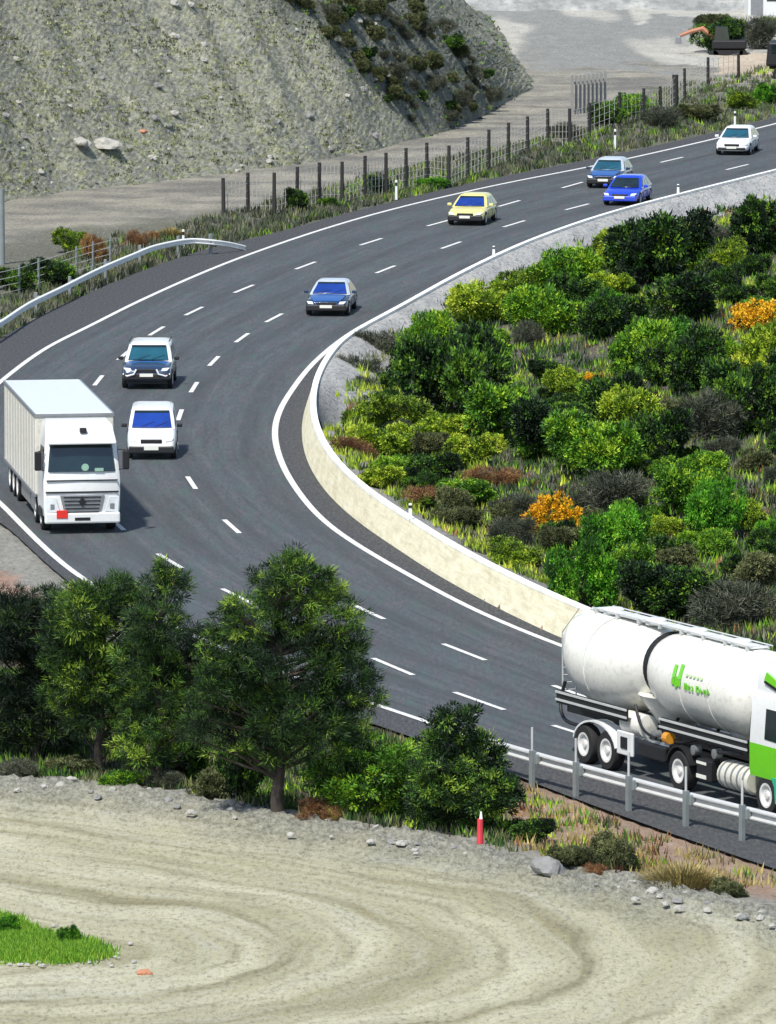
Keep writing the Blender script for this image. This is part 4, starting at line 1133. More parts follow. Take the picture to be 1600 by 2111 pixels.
# ------------------------------------------------------------------ vehicles
def apply_mods(o):
    dg = bpy.context.evaluated_depsgraph_get(); me = bpy.data.meshes.new_from_object(o.evaluated_get(dg)); o.modifiers.clear(); o.data = me
def place(px, py, heading, front):
    """root placed so that the point `front` metres ahead of its origin is at a place of the photograph"""
    p = W(px, py); return p-heading*front, math.atan2(heading.y, heading.x)
def hd(deg):
    """driving towards the camera, turned deg to the viewer's left"""
    return Vector((-math.sin(R(deg)), -math.cos(R(deg)), 0))
def wheel(parent, x, y, r, wd, rimmat='rim', hub=.62, out=1):
    m = MB(); h = wd/2
    m.ringlathe([(-h, r*.6), (-h, r*.93), (-h*.7, r), (h*.7, r), (h, r*.93), (h, r*.6)], (x, y, r), 26); t = m.build('wheel', 'rubber', parent, smooth=True)
    m = MB(); s = out
    pf = [(0, r*.60), (h*1.02*s, r*.61), (h*.98*s, r*.5), (h*.6*s, r*.42), (h*.55*s, r*.2), (h*.9*s, r*.16), (h*.95*s, .01)]
    m.lathe(pf, (x, y, r), 'y', 22); m.build('rim', rimmat, t, smooth=True)
    for k in range(5):
        a = k*1.2566; mm = None
    return t
def car(px, py, deg, L, Wd, H, paint, glass, label, name='car', style='hatch', bumper=None, hood=None, group='cars coming down the bend', top=None):
    h = hd(deg); loc, rz = place(px, py, h, L/2)
    root = empty(name, loc, rz); tag(root, label, 'car' if name != 'van' else 'van', group)
    hw = Wd/2; belt = H*.60; gc = .2; wr = .315 if style != 'suv' else .37
    if style == 'suv': gc = .28
    # stations: x fraction, bottom, top, half width factor
    st = {'hatch': [(-.5,.36,.60,.74),(-.485,.28,.80,.90),(-.44,.22,.93,.97),(-.3,.2,.985,1),(0,.2,1.0,1),(.17,.2,.985,1),(.27,.2,.945,.99),(.38,.2,.86,.97),(.455,.21,.74,.92),(.488,.24,.62,.84),(.5,.3,.5,.74)],
          'sedan': [(-.5,.36,.66,.74),(-.485,.28,.86,.90),(-.44,.22,.95,.96),(-.33,.2,.985,1),(0,.2,1.0,1),(.15,.2,.985,1),(.25,.2,.94,.99),(.38,.2,.85,.97),(.455,.21,.74,.92),(.488,.24,.62,.84),(.5,.3,.5,.72)],
          'suv': [(-.5,.4,.7,.8),(-.49,.3,.9,.93),(-.45,.25,.97,.98),(-.3,.24,1,1),(0,.24,1.0,1),(.2,.24,1.0,1),(.27,.24,.97,.99),(.4,.24,.90,.97),(.46,.25,.84,.95),(.49,.27,.74,.91),(.5,.33,.58,.84)],
          'van': [(-.5,.4,.7,.84),(-.49,.3,.9,.95),(-.45,.22,.98,.99),(-.2,.2,1,1),(0,.2,1.0,1),(.24,.2,.99,1),(.3,.2,.96,.99),(.40,.2,.84,.97),(.465,.21,.72,.93),(.49,.24,.6,.88),(.5,.3,.48,.8)]}[style]
    rings = []
    for x, zb, zt, wf in st:
        b = zb*1.0 if style != 'suv' else zb*1.2; t = belt*zt; q = hw*wf; half = [(0, b), (q*.82, b), (q*.955, b+.05), (q, b+(t-b)*.42), (q*.985, b+(t-b)*.68), (q*.95, t-.045), (q*.86, t), (q*.4, t+.02)]
        rings.append([(x*L, y, z) for y, z in half]+[(x*L, 0, t+.028)]+[(x*L, -y, z) for y, z in reversed(half[1:])])
    mb = MB().loft(rings); body = mb.build('body', [paint, 'black'], root)
    for me_x in (-.5, .5): pass
    sb = body.modifiers.new('s', 'SUBSURF'); sb.levels = 1; sb.render_levels = 1
    ax = {'hatch': (-.31, .31), 'sedan': (-.29, .315), 'suv': (-.29, .315), 'van': (-.32, .32)}[style]
    cut = MB()
    for a in ax: cut.lathe([(-hw-.3, wr*1.17), (hw+.3, wr*1.17)], (a*L, 0, wr), 'y', 24)
    co_ = cut.build('cut', 'black'); bo = body.modifiers.new('b', 'BOOLEAN'); bo.operation = 'DIFFERENCE'; bo.object = co_; bo.solver = 'EXACT'
    apply_mods(body); bpy.data.objects.remove(co_)
    for pl in body.data.polygons:
        pl.use_smooth = True
    try: body.data.set_sharp_from_angle(angle=R(35))
    except Exception: pass
    u = MB(); u.box((0, 0, .36), (L*.9, Wd*.8, .3)); u.build('underbody', 'black', root)
    for a in ax:
        for s in (-1, 1): wheel(root, a*L, s*(hw-.115), wr, .2, out=s)
    # cabin
    xb, xf, xb1, xf1, tw = {'hatch': (-.47, .215, -.33, -.005, .72), 'sedan': (-.37, .20, -.22, .0, .71), 'suv': (-.485, .21, -.42, .035, .79), 'van': (-.487, .27, -.45, .09, .82)}[style]
    z0 = belt*.965; z1 = H-.10
    def ring(xa, xbb, w_, z, k=.06): return [(xa*L, -w_*(1-k), z), (xa*L+.05, -w_, z), (xbb*L-.12, -w_, z), (xbb*L-.02, -w_*(1-k*2), z), (xbb*L, 0, z), (xbb*L-.02, w_*(1-k*2), z), (xbb*L-.12, w_, z), (xa*L+.05, w_, z), (xa*L, w_*(1-k), z), (xa*L-.01, 0, z)]
    b0 = hw*.93; t0 = hw*tw
    rr = [ring(xb, xf, b0, z0), ring((xb+xb1)/2, (xf+xf1)/2, (b0+t0)/2+.015, (z0+z1)/2), ring(xb1, xf1, t0, z1), ring(xb1+.015, xf1-.02, t0*.90, H-.045), ring(xb1+.035, xf1-.045, t0*.72, H-.012), ring(xb1+.08, xf1-.10, t0*.35, H)]
    MB().loft(rr).build('cabin', top or paint, root, smooth=True)
    def lerp(a, b, t): return Vector(a).lerp(Vector(b), t)
    def fac(ya, yb, za, zb_): # points on the windscreen plane
        pass
    # windscreen: between the lower and upper front edges
    lo = (Vector((xf*L+.015, 0, z0)), b0); up = (Vector((xf1*L+.01, 0, z1)), t0)
    def ws(t, y):
        p = lo[0].lerp(up[0], t); wdt = lo[1]+(up[1]-lo[1])*t; return Vector((p.x-abs(y)**2*.035, y*wdt, p.z+.004))
    for (k0, k1, nm) in ((.09, .93, 'windscreen'),):
        g = MB(); cols_ = [-.86, -.5, 0, .5, .86]
        rws = []
        for y in cols_:
            rws.append([ws(k0, y)+Vector((.035, 0, .03)), ws(k1, y*.97)+Vector((.035, 0, .03)), ws(k1, y*.97)-Vector((.03, 0, .02)), ws(k0, y)-Vector((.03, 0, .02))])
        g.loft(rws); g.build(nm, glass, root, smooth=True)
        g = MB(); rws = []
        for y in cols_:
            o_ = Vector((.042, 0, .036)); rws.append([ws(.80, y*.975)+o_, ws(.93, y*.97)+o_, ws(.93, y*.97)+o_*.2, ws(.80, y*.975)+o_*.2])
        g.loft(rws); g.build('sun_strip', 'glassdark', root, smooth=True)
        g = MB(); p0 = ws(.10, -.45); p1 = ws(.36, .1); p2 = ws(.10, .15); p3 = ws(.34, .7); o_ = Vector((.05, 0, .042)); g.tube([p0+o_, p1+o_], .007, 5); g.build('wiper', 'black', root); g = MB(); g.tube([p2+o_, p3+o_], .007, 5); g.build('wiper', 'black', root)
    # rear window
    g = MB(); q = [Vector((xb*L, -b0*.78, z0+.08)), Vector((xb*L, b0*.78, z0+.08)), Vector((xb1*L, t0*.8, z1-.04)), Vector((xb1*L, -t0*.8, z1-.04))]
    g.prism([v-Vector((.005, 0, 0)) for v in q[::-1]], .03); g.build('rear_window', 'glassdark', root)
    # side windows
    for s in (-1, 1):
        def sp(fx_, t):
            xa = xb*L+(xb1-xb)*L*t; xz = xf*L+(xf1-xf)*L*t; wdt = b0+(t0-b0)*t+.012
            return Vector((xa+(xz-xa)*fx_, s*(wdt+.006), z0+(z1-z0)*t))
        segs = ((.09, .36), (.39, .62), (.65, .90)) if style != 'van' else ((.55, .9),)
        for f0, f1 in segs:
            g = MB(); q = [sp(f0, .14), sp(f1, .14), sp(f1-(.04 if f1 > .85 else 0), .88), sp(f0+(.03 if f0 < .1 else 0), .88)]
            if s < 0: pass
            else: q = q[::-1]
            g.prism(q, .012); g.build('side_window', 'glassdark', root)
        mm = MB(); mm.box((xf*L-.32, s*(hw+.09), belt+.08), (.1, .2, .13)); mm.build('mirror', 'black' if style in ('van', 'suv') else paint, root, bevel=.03)
    for s in (-1, 1):
        mm = MB(); mm.box((L*.16, s*(hw+.001), belt*.62), (.018, .012, belt*.5)); mm.build('door_gap', 'black', root)
        mm = MB(); mm.box((-L*.08, s*(hw+.001), belt*.62), (.018, .012, belt*.5)); mm.build('door_gap', 'black', root)
        mm = MB(); mm.box((L*.02, s*(hw+.012), belt*.80), (.18, .03, .03)); mm.build('door_handle', 'black', root)
    # nose: lamps, grille, bumper, plate
    fxx = L/2; zl = belt*(.66 if style != 'suv' else .76)
    for s in (-1, 1):
        mm = MB(); q = [Vector((fxx-.05, s*hw*.56, zl-.05)), Vector((fxx-.10, s*hw*.80, zl-.04)), Vector((fxx-.24, s*hw*.9, zl+.06)), Vector((fxx-.14, s*hw*.62, zl+.05))]
        if s < 0: q = q[::-1]
        mm.prism(q, .05); mm.build('headlight', 'lamp', root, bevel=.01)
    mm = MB(); mm.box((fxx-.065, 0, zl-.01), (.12, hw*.85, .13)); mm.build('grille', 'black', root, bevel=.02)
    mm = MB(); mm.box((fxx-.09, 0, .36 if style != 'suv' else .5), (.24, Wd*(.92 if bumper else .80), .26 if bumper else .14), taper=(.9, .97)); mm.build('bumper', bumper or 'black', root, bevel=.05)
    mm = MB(); mm.box((fxx+.045, 0, .42 if style != 'suv' else .56), (.02, .5, .12)); mm.build('number_plate', 'plate', root)
    if style == 'suv':
        for s in (-1, 1):
            mm = MB(); mm.tube([(fxx+.02, s*.38, .78), (fxx+.06, s*.46, .60), (fxx+.02, s*.72, .52), (fxx-.05, s*.88, .6)], .035, 7); mm.build('bumper_bar', 'lamp', root, smooth=True)
        mm = MB(); mm.tube([(-L*.38, hw*.78, H+.03), (L*.03, hw*.78, H+.03)], .022, 6); mm.tube([(-L*.38, -hw*.78, H+.03), (L*.03, -hw*.78, H+.03)], .022, 6); mm.build('roof_rails', 'black', root)
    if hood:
        # bonnet panel with the sky's reflection painted in, following the nose
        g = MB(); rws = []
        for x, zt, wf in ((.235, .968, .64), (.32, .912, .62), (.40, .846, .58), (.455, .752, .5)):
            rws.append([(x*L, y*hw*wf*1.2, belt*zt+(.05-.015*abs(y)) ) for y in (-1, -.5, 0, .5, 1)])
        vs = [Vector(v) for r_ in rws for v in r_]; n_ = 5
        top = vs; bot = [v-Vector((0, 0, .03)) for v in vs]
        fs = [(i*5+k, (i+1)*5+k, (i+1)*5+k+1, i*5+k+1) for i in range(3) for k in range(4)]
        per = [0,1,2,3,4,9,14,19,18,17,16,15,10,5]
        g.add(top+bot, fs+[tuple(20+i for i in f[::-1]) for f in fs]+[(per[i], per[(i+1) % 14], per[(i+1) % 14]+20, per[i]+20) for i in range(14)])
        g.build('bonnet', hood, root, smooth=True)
    return root
car(1508,321, 11, 4.2, 1.80, 1.36, 'white', 'glassteal', 'white hatchback farthest up the road near the right edge')
car(1243,389, 11, 4.1, 1.78, 1.34, 'steelblue', 'glassteal', 'dark blue-grey car with silver roof, half hidden behind the blue hatchback', bumper='black', hood='hood_sky_reflection', top='silver')
car(1277,425, 13, 4.0, 1.78, 1.30, 'blue', 'glassdark', 'bright blue hatchback with pale roof close to the far wall', bumper='blue')
car(958,466, 11, 4.0, 1.78, 1.33, 'yellow', 'glassblue', 'pale yellow car in the middle lane of the far straight', bumper='black')
car(672,653, 6, 4.4, 1.80, 1.33, 'steelblue', 'glassblue', 'dark blue sedan with silver roof nearest the tip of the inner wall', style='sedan', bumper='black', hood='hood_sky_reflection', top='silver')
car(302,804, 1.5, 4.4, 1.92, 1.60, 'steelblue', 'glassteal', 'dark blue off-road car with white roof and black bumper behind the small van', style='suv', bumper='black', hood='hood_sky_reflection', top='white')
car(312,949, -.5, 4.0, 1.74, 1.68, 'white', 'glassblue', 'small white van with black bumper passing beside the white lorry', name='van', style='van', bumper='black', group=None)

# white lorry
def lorry():
    h = hd(-8.2); loc, rz = place(170,1101, h, 0)
    root = empty('lorry', loc, rz); tag(root, 'white lorry with tall box body at the left edge of the bend', 'lorry')
    # origin: bumper centre; x forward, so everything lies at negative x
    Wd = 2.5; hw = 1.25
    cab = MB()
    def ring(x0, x1, w_, z, r=.12): return [(x0, -w_, z), (x1-r, -w_, z), (x1-.02, -w_+r, z), (x1, 0, z), (x1-.02, w_-r, z), (x1-r, w_, z), (x0, w_, z)]
    cab.loft([ring(-2.1, -.02, 1.20, .55), ring(-2.1, 0, 1.23, .9), ring(-2.1, 0, 1.24, 1.7), ring(-2.1, -.05, 1.22, 2.0), ring(-2.1, -.32, 1.15, 2.95), ring(-2.1, -.50, 1.12, 3.12), ring(-2.1, -.95, 1.08, 3.42), ring(-2.05, -1.4, .98, 3.54)])
    cab.build('cab', 'white', root, smooth=True)
    m = MB(); q = []
    for t, wd_, z in ((0, 1.12, 2.02), (1, 1.06, 2.90)):
        x = -.05-.27*t
        q.append([(x+.03, y*wd_, z) for y in (-1, -.93, 0, .93, 1)])
    rw = []
    for k, y in enumerate((-1, -.93, 0, .93, 1)):
        dx = {0: -.12, 1: -.02, 2: .02, 3: -.02, 4: -.12}[k]
        a = Vector((-.01+dx, y*1.14, 2.02)); b = Vector((-.26+dx, y*1.05, 2.88))
        rw.append([a, b, b-Vector((.1, 0, .03)), a-Vector((.1, 0, 0))])
    m.loft(rw); m.build('windscreen', 'glassdark', root, smooth=True)
    m = MB(); m.box((-.16, 0, 2.99), (.5, 2.2, .07), rot=Matrix.Rotation(R(12), 3, 'Y')); m.build('sun_visor', 'white', root, bevel=.02)
    m = MB(); m.box((-.60, .1, 3.29), (.2, .22, .16)); m.build('roof_lamp', 'black', root, bevel=.03)
    m = MB(); m.box((.005, 0, 1.74), (.05, 2.3, .035)); m.box((.0, 0, 1.36), (.05, 2.36, .05)); m.build('panel_seams', 'black', root)
    m = MB()
    m.box((.01, 0, .96), (.06, 1.15, .62), taper=(1, 1.25))
    m.build('grille', 'steel', root, bevel=.02)
    m = MB()
    for k in range(5): m.box((.05, 0, .72+k*.12), (.03, 1.05+.04*k, .035))
    m.build('grille_bars', 'black', root)
    m = MB(); 
    dm = [(0, .17), (.11, 0), (0, -.17), (-.11, 0)]
    m.prism([Vector((.072, a, 1.05+b)) for a, b in [(x_, y_) for x_, y_ in ((0, .17), (-.12, 0), (0, -.17), (.12, 0))]], .02); m.build('emblem', 'black', root)
    m = MB(); m.box((.0, 0, .53), (.18, 2.44, .36)); m.build('bumper', 'white', root, bevel=.06)
    m = MB(); m.box((.08, 0, .50), (.04, .5, .10)); m.build('bumper_slot', 'black', root)
    for s in (-1, 1):
        m = MB(); q = [Vector((.02, s*.72, .72)), Vector((.0, s*1.16, .70)), Vector((-.02, s*1.2, 1.22)), Vector((.02, s*.86, 1.22))]
        if s < 0: q = q[::-1]
        m.prism(q, .05); m.build('headlight', 'lamp', root, bevel=.015)
        m = MB(); m.box((.04, s*.96, .90), (.05, .16, .2)); m.build('lamp_housing', 'steel', root, bevel=.02)
        m = MB(); m.tube([(-.25, s*1.2, 2.7), (-.02, s*1.4, 2.7), (-.02, s*1.4, 2.1), (-.2, s*1.2, 2.05)], .02, 6); mr = m.build('mirror_arm', 'black', root)
        m = MB(); m.box((-.03, s*1.42, 2.38), (.12, .22, .62)); m.build('mirror', 'black', root, bevel=.04)
        m = MB(); q = [Vector((-1.45, s*1.235, 2.05)), Vector((-.35, s*1.235, 2.02)), Vector((-.5, s*1.18, 2.78)), Vector((-1.4, s*1.18, 2.78))]
        if s > 0: q = q[::-1]
        m.prism(q, .015); m.build('side_window', 'glassdark', root)
        m = MB(); m.box((-1.15, s*1.2, .62), (.9, .12, .3)); m.build('step', 'black', root, bevel=.03)
    m = MB(); m.box((.10, -.66, .66), (.03, .36, .26)); m.build('warning_panel', 'red', root, bevel=.01)
    # things behind the windscreen
    m = MB(); m.lathe([(-.02, .10), (.02, .12)], (-.02, .10, 2.16), 'x', 16); m.box((0.0, .55, 2.08), (.03, .28, .10)); m.build('dashboard_items', mat_plain('pale_green_card', g3(.3,.5,.38), .6), root)
    # box body
    L = 10.4; x0 = -2.35
    m = MB(); m.box((x0-L/2, 0, 2.30), (L, 2.56, 2.62)); bx = m.build('box_body', 'cream', root, bevel=.03)
    m = MB(); m.box((x0-L/2, 0, 3.63), (L-.06, 2.50, .05)); m.build('roof_panel', 'white', root, bevel=.015)
    m = MB()
    for s in (-1, 1): m.box((x0-L/2, s*1.275, 3.60), (L+.04, .07, .09)); m.box((x0-L/2, s*1.275, 1.0), (L+.04, .07, .10))
    m.box((x0, 0, 3.60), (.07, 2.6, .09)); m.build('edge_rails', 'steel', root)
    for s in (-1, 1):
        m = MB()
        for k in range(11): m.box((x0-.5-k*.92, s*1.285, 2.3), (.05, .02, 2.45))
        m.build('side_ribs', 'cream', root)
    m = MB(); m.box((x0+.02-.25, 0, 3.2), (.5, 2.3, .6), taper=(.7, .96)); m.build('wind_deflector', 'white', root, bevel=.06)
    m = MB(); m.box((x0-L/2+1.0, 0, .78), (L+2.6, .9, .3)); m.box((x0-L/2, 0, .93), (L, 2.3, .08)); m.build('chassis', 'black', root)
    for s in (-1, 1):
        m = MB(); m.box((x0-4.2, s*1.15, .62), (3.0, .04, .5)); m.build('side_guard', 'steel', root)
        m = MB(); m.box((x0-1.5, s*1.0, .6), (1.1, .45, .5)); m.build('fuel_tank', 'steel', root, bevel=.08)
        for xx in (-1.35, x0-.9, x0-L+3.6, x0-L+2.3, x0-L+1.0): wheel(root, xx, s*1.05, .5, .3, 'whub', out=s)
lorry()

# cement silo tanker
def tanker():
    DEG = -27; h = hd(DEG)
    # origin: centre of the trailer axles
    near = W(1227,1581); side = Vector((-math.cos(R(27)), -math.sin(R(27)), 0))
    loc = near-side*1.2; rz = math.atan2(h.y, h.x)
    root = empty('silo_tanker', loc, rz); tag(root, 'white cement silo tanker with a green cab at the lower right', 'tanker lorry')
    NS = -1  # near side is the vehicle's right: local -y
    # tank
    prof = [(-2.72,.02,3.22),(-2.68,.40,3.16),(-2.55,.70,3.04),(-2.28,.97,2.88),(-1.85,1.15,2.72),(-1.3,1.23,2.62),(-.6,1.25,2.58),(.2,1.22,2.59),(.95,1.12,2.66),(1.55,.97,2.76),(2.1,.80,2.86)]
    m = MB(); rings = []
    for x, r, zc in prof: rings.append([(x, math.cos(t*math.pi/18)*r, zc+math.sin(t*math.pi/18)*r) for t in range(36)])
    m.loft(rings); t1 = m.build('rear_tank', 'tankw', root, smooth=True)
    prof = [(2.12,.81,2.86),(2.35,.96,2.79),(2.75,1.08,2.73),(3.3,1.15,2.70),(6.8,1.15,2.70),(7.15,1.05,2.70),(7.4,.8,2.70),(7.55,.45,2.70),(7.6,.02,2.70)]
    m = MB(); rings = []
    for x, r, zc in prof: rings.append([(x, math.cos(t*math.pi/18)*r, zc+math.sin(t*math.pi/18)*r) for t in range(36)])
    m.loft(rings); t2 = m.build('front_tank', 'tankw', root, smooth=True)
    m = MB(); rings = []
    for x, r in ((2.02, .80), (2.02, .90), (2.17, .90), (2.17, .80)): rings.append([(x, math.cos(t*math.pi/18)*r, 2.86+math.sin(t*math.pi/18)*r) for t in range(36)])
    rings.append(rings[0]); m.loft(rings, caps=False); m.build('tank_hoop', 'black', root)
    # discharge cones
    for xx, r0 in ((2.3, 1.05), (6.2, .8)):
        m = MB(); m.lathe([(.98, .2), (1.15, .34), (2.15, r0)], (xx, 0, 0), 'z', 24); m.build('discharge_cone', 'tankw', root, smooth=True)
    m = MB(); m.tube([(1.5, -.2, 1.15), (1.6, -.75, 1.0), (2.6, -.95, .95), (3.6, -.9, 1.0)], .09, 8); m.build('discharge_pipe', 'steel', root, smooth=True)
    m = MB(); m.lathe([(-.3, .02), (-.27, .3), (.75, .3), (.8, .02)], (1.35, -.78, 1.32), 'x', 16); m.build('valve_tank', 'tankw', root, smooth=True)
    for (pts, r_) in ([(-2.6, -.7, 1.9), (-2.7, -.8, 1.3), (-2.2, -.95, .95), (-1.4, -.95, .9)], .05), ([(3.4, -.6, 1.7), (3.6, -1.0, 1.3), (4.6, -1.1, 1.25), (5.4, -1.05, 1.5)], .045), ([(5.4, -.5, 1.7), (5.5, -.9, 1.3), (6.6, -1.15, 1.28), (7.6, -1.1, 1.4)], .045), ([(2.0, -1.1, 1.9), (2.5, -1.2, 1.35), (3.3, -1.2, 1.2)], .04):
        m = MB(); m.tube(relax(smooth_path(pts, .15), 3), r_, 7); m.build('hose', 'black', root, smooth=True)
    for x_, z_ in ((3.1, 1.25), (5.2, 1.15), (6.3, 1.2)):
        m = MB(); m.lathe([(-.12, .02), (-.1, .13), (.1, .13), (.12, .02)], (x_, -1.08, z_), 'y', 12); m.build('valve', 'steel', root, smooth=True)
    m = MB()
    for s_ in (-.2, .2): m.tube([(-2.72, s_-.5, 1.3), (-2.76, s_-.5, 3.2), (-2.0, s_-.4, 3.92)], .022, 5)
    for k in range(9): m.tube([(-2.74, -.72, 1.45+k*.2), (-2.74, -.28, 1.45+k*.2)], .016, 5)
    m.build('ladder', 'galv', root)
    for x_ in (-.6, 4.4, 5.9):
        m = MB(); rings = []
        for xx, r_ in ((x_-.02, 1.155), (x_-.02, 1.172), (x_+.02, 1.172), (x_+.02, 1.155)):
            rz_ = r_+(.095 if x_ < 1 else -.002); zc_ = 2.60 if x_ < 1 else 2.70
            rings.append([(xx, math.cos(t_*math.pi/18)*rz_, zc_+math.sin(t_*math.pi/18)*rz_) for t_ in range(36)])
        rings.append(rings[0]); m.loft(rings, caps=False); m.build('weld_band', 'tankw', root)
    # walkway on top
    m = MB()
    m.box((2.3, 0, 3.89), (8.6, .5, .04)); m.build('walkway', 'white', root, bevel=.01)
    m = MB()
    for s in (-1, 1): m.tube([(-1.8, s*.3, 3.94), (6.7, s*.3, 3.94)], .022, 6)
    for k in range(8):
        x = -1.6+k*1.15; m.box((x, 0, 3.87), (.05, .7, .1))
    m.build('walkway_rails', 'galv', root)
    for x in (-1.2, 1.1, 3.3, 5.6):
        m = MB(); m.lathe([(3.83, .28), (3.96, .28), (4.0, .22)], (x, 0, 0), 'z', 16); m.build('hatch', 'white', root, smooth=True)
    # logo: leaf mark and two lines of lettering on the near side
    def wrap(u0, z0, pts, mat, nm, r=1.175, zc=2.70, par=t2):
        mm = MB()
        for poly in pts:
            q = []
            for a, b in poly:
                z = z0+b; dz = z-zc; y = -math.sqrt(max(.01, (r)**2-dz*dz)); q.append(Vector((u0+a, y, z)))
            mm.prism(q, .012)
        return mm.build(nm, mat, par)
    def bar(x0, y0, x1, y1): return [(x0, y0), (x1, y0), (x1, y1), (x0, y1)]
    wrap(4.05, 2.72, [bar(0, .18, .15, .50), bar(0, 0, .15, .16), bar(.30, .16, .46, .54), bar(.16, -.06, .28, .22), bar(.29, -.02, .46, .14)], 'green_paint', 'leaf_emblem', 1.175)
    wrap(4.72, 3.0, [bar(k*.19, 0, k*.19+.11, .07) for k in range(5)], 'palegreen', 'upper_lettering')
    wrap(4.72, 2.66, [bar(.0, 0, .05, .17), bar(.09, 0, .14, .17), bar(.05, .1, .09, .15), bar(.2, 0, .24, .13), bar(.24, .09, .32, .13), bar(.24, 0, .32, .03), bar(.38, 0, .46, .04), bar(.38, .09, .46, .13), bar(.42, .04, .46, .09)], 'green_paint', 'lettering')
    wrap(4.72, 2.66, [bar(.62, 0, .66, .17), bar(.66, .13, .76, .17), bar(.66, .0, .76, .04), bar(.76, .04, .80, .13), bar(.86, 0, .90, .13), bar(.90, .05, .97, .09), bar(1.02, 0, 1.06, .13), bar(1.1, 0, 1.14, .13), bar(1.06, .09, 1.1, .13), bar(1.2, .0, 1.24, .17), bar(1.24, .06, 1.32, .1)], 'green_paint', 'lettering')
    # chassis, side rails
    m = MB(); m.box((2.4, 0, 1.18), (10.6, .95, .28)); m.build('chassis', 'black', root)
    for s in (-1, 1):
        for (xa, xb_, z) in ((-2.1, 1.75, 1.60), (3.55, 8.1, 1.62)):
            m = MB(); m.box(((xa+xb_)/2, s*1.20, z), (xb_-xa, .06, .34)); m.build('side_board', 'black', root)
            m = MB()
            for dz in (-.07, .13): m.box(((xa+xb_)/2, s*1.245, z+dz), (xb_-xa+.04, .03, .055))
            m.build('side_rail', 'galv', root)
        m = MB(); rw = []
        for k in range(13):
            a = math.pi*(.05+.9*k/12); rw.append([(-.0-math.cos(a)*1.15, s*(1.24), .52+math.sin(a)*.66), (-.0-math.cos(a)*1.15, s*.85, .52+math.sin(a)*.66), (-.0-math.cos(a)*1.18, s*.85, .55+math.sin(a)*.68), (-.0-math.cos(a)*1.18, s*1.24, .55+math.sin(a)*.68)])
        m.loft(rw); m.build('mudguard', 'white', root, smooth=True)
        for xx in (-.62, .62): wheel(root, xx, s*1.06, .52, .32, 'whub', out=s)
        m = MB(); m.box((1.62, s*1.18, .84), (.85, .08, .62)); bb = m.build('toolbox', 'white', root, bevel=.03)
        m = MB(); m.box((1.62, s*1.23, .86), (.34, .03, .3)); m.build('toolbox_opening', 'black', bb)
        m = MB(); m.box((2.9, s*1.0, .80), (1.5, .3, .4)); m.build('air_tank_box', 'black', root, bevel=.05)
        # tractor
        wheel(root, 4.52, s*1.06, .52, .34, 'whub', out=s)
        m = MB(); rw = []
        for k in range(9):
            a = math.pi*(.1+.8*k/8); rw.append([(4.52-math.cos(a)*.62, s*1.24, .52+math.sin(a)*.62), (4.52-math.cos(a)*.62, s*.85, .52+math.sin(a)*.62), (4.52-math.cos(a)*.65, s*.85, .55+math.sin(a)*.64), (4.52-math.cos(a)*.65, s*1.24, .55+math.sin(a)*.64)])
        m.loft(rw); m.build('mudguard', 'black', root, smooth=True)
        m = MB(); m.lathe([(-.12, .15), (.12, .15)], (3.95, s*1.2, 1.30), 'x', 12); m.build('side_lamp', 'amber', root)
        m = MB(); m.box((5.85, s*1.08, .72), (.75, .3, .55)); m.build('battery_box', 'black', root, bevel=.04)
        m = MB(); m.box((5.75, s*1.235, .90), (.5, .02, .07)); m.box((5.75, s*1.235, .55), (.5, .02, .10)); m.build('box_trim', 'plate', root)
        m = MB(); m.lathe([(6.55, .30), (6.6, .36), (8.0, .36), (8.05, .30)], (0, s*.90, .72), 'x', 20); ft = m.build('fuel_tank', 'tankc', root, smooth=True)
        m = MB()
        for k in range(5):
            xx = 6.7+k*.3; m.lathe([(xx, .375), (xx+.07, .375)], (0, s*.90, .72), 'x', 20)
        m.build('tank_straps', 'steel', ft)
        wheel(root, 9.05, s*1.06, .52, .32, 'whub', out=s)
    m = MB(); m.box((5.9, 0, .85), (7.4, .85, .26)); m.build('tractor_chassis', 'black', root)
    # cab: lower green, upper white
    def ring(x0, x1, w_, z, r=.14): return [(x0, -w_, z), (x1-r, -w_, z), (x1-.02, -w_+r, z), (x1, 0, z), (x1-.02, w_-r, z), (x1-r, w_, z), (x0, w_, z)]
    X0, X1 = 8.25, 10.5
    m = MB(); m.loft([ring(X0, X1, 1.22, .95), ring(X0, X1, 1.24, 1.15), ring(X0, X1, 1.24, 1.78)]); m.build('cab_lower', 'green_paint', root, smooth=True)
    m = MB(); m.loft([ring(9.55, X1+.01, 1.235, .38), ring(9.5, X1+.01, 1.24, .8), ring(9.35, X1+.01, 1.245, 1.02)]); m.build('cab_skirt', 'teal_paint', root, smooth=True)
    m = MB(); m.loft([ring(X0, X1, 1.235, 1.783), ring(X0, X1-.05, 1.22, 2.1), ring(X0, X1-.3, 1.16, 2.95), ring(X0+.05, X1-.5, 1.1, 3.1)]); m.build('cab_upper', 'white', root, smooth=True)
    m = MB(); m.loft([ring(X0+.1, X1-.55, 1.08, 3.102), ring(X0+.1, X1-.9, 1.05, 3.5), ring(X0+.1, X1-1.5, .98, 3.78)]); rf = m.build('roof_deflector', 'white', root, smooth=True)
    for s in (-1, 1):
        m = MB(); q = [Vector((8.75, s*1.085, 3.42)), Vector((9.65, s*1.085, 3.22)), Vector((9.6, s*1.075, 3.38)), Vector((8.85, s*1.07, 3.62))]
        if s > 0: q = q[::-1]
        m.prism(q, .03); m.build('green_stripe', 'green_paint', rf)
        m = MB(); q = [Vector((8.75, s*1.085, 3.34)), Vector((9.7, s*1.085, 3.13)), Vector((9.65, s*1.085, 3.20)), Vector((8.75, s*1.085, 3.40))]
        if s > 0: q = q[::-1]
        m.prism(q, .03); m.build('black_stripe', 'black', rf)
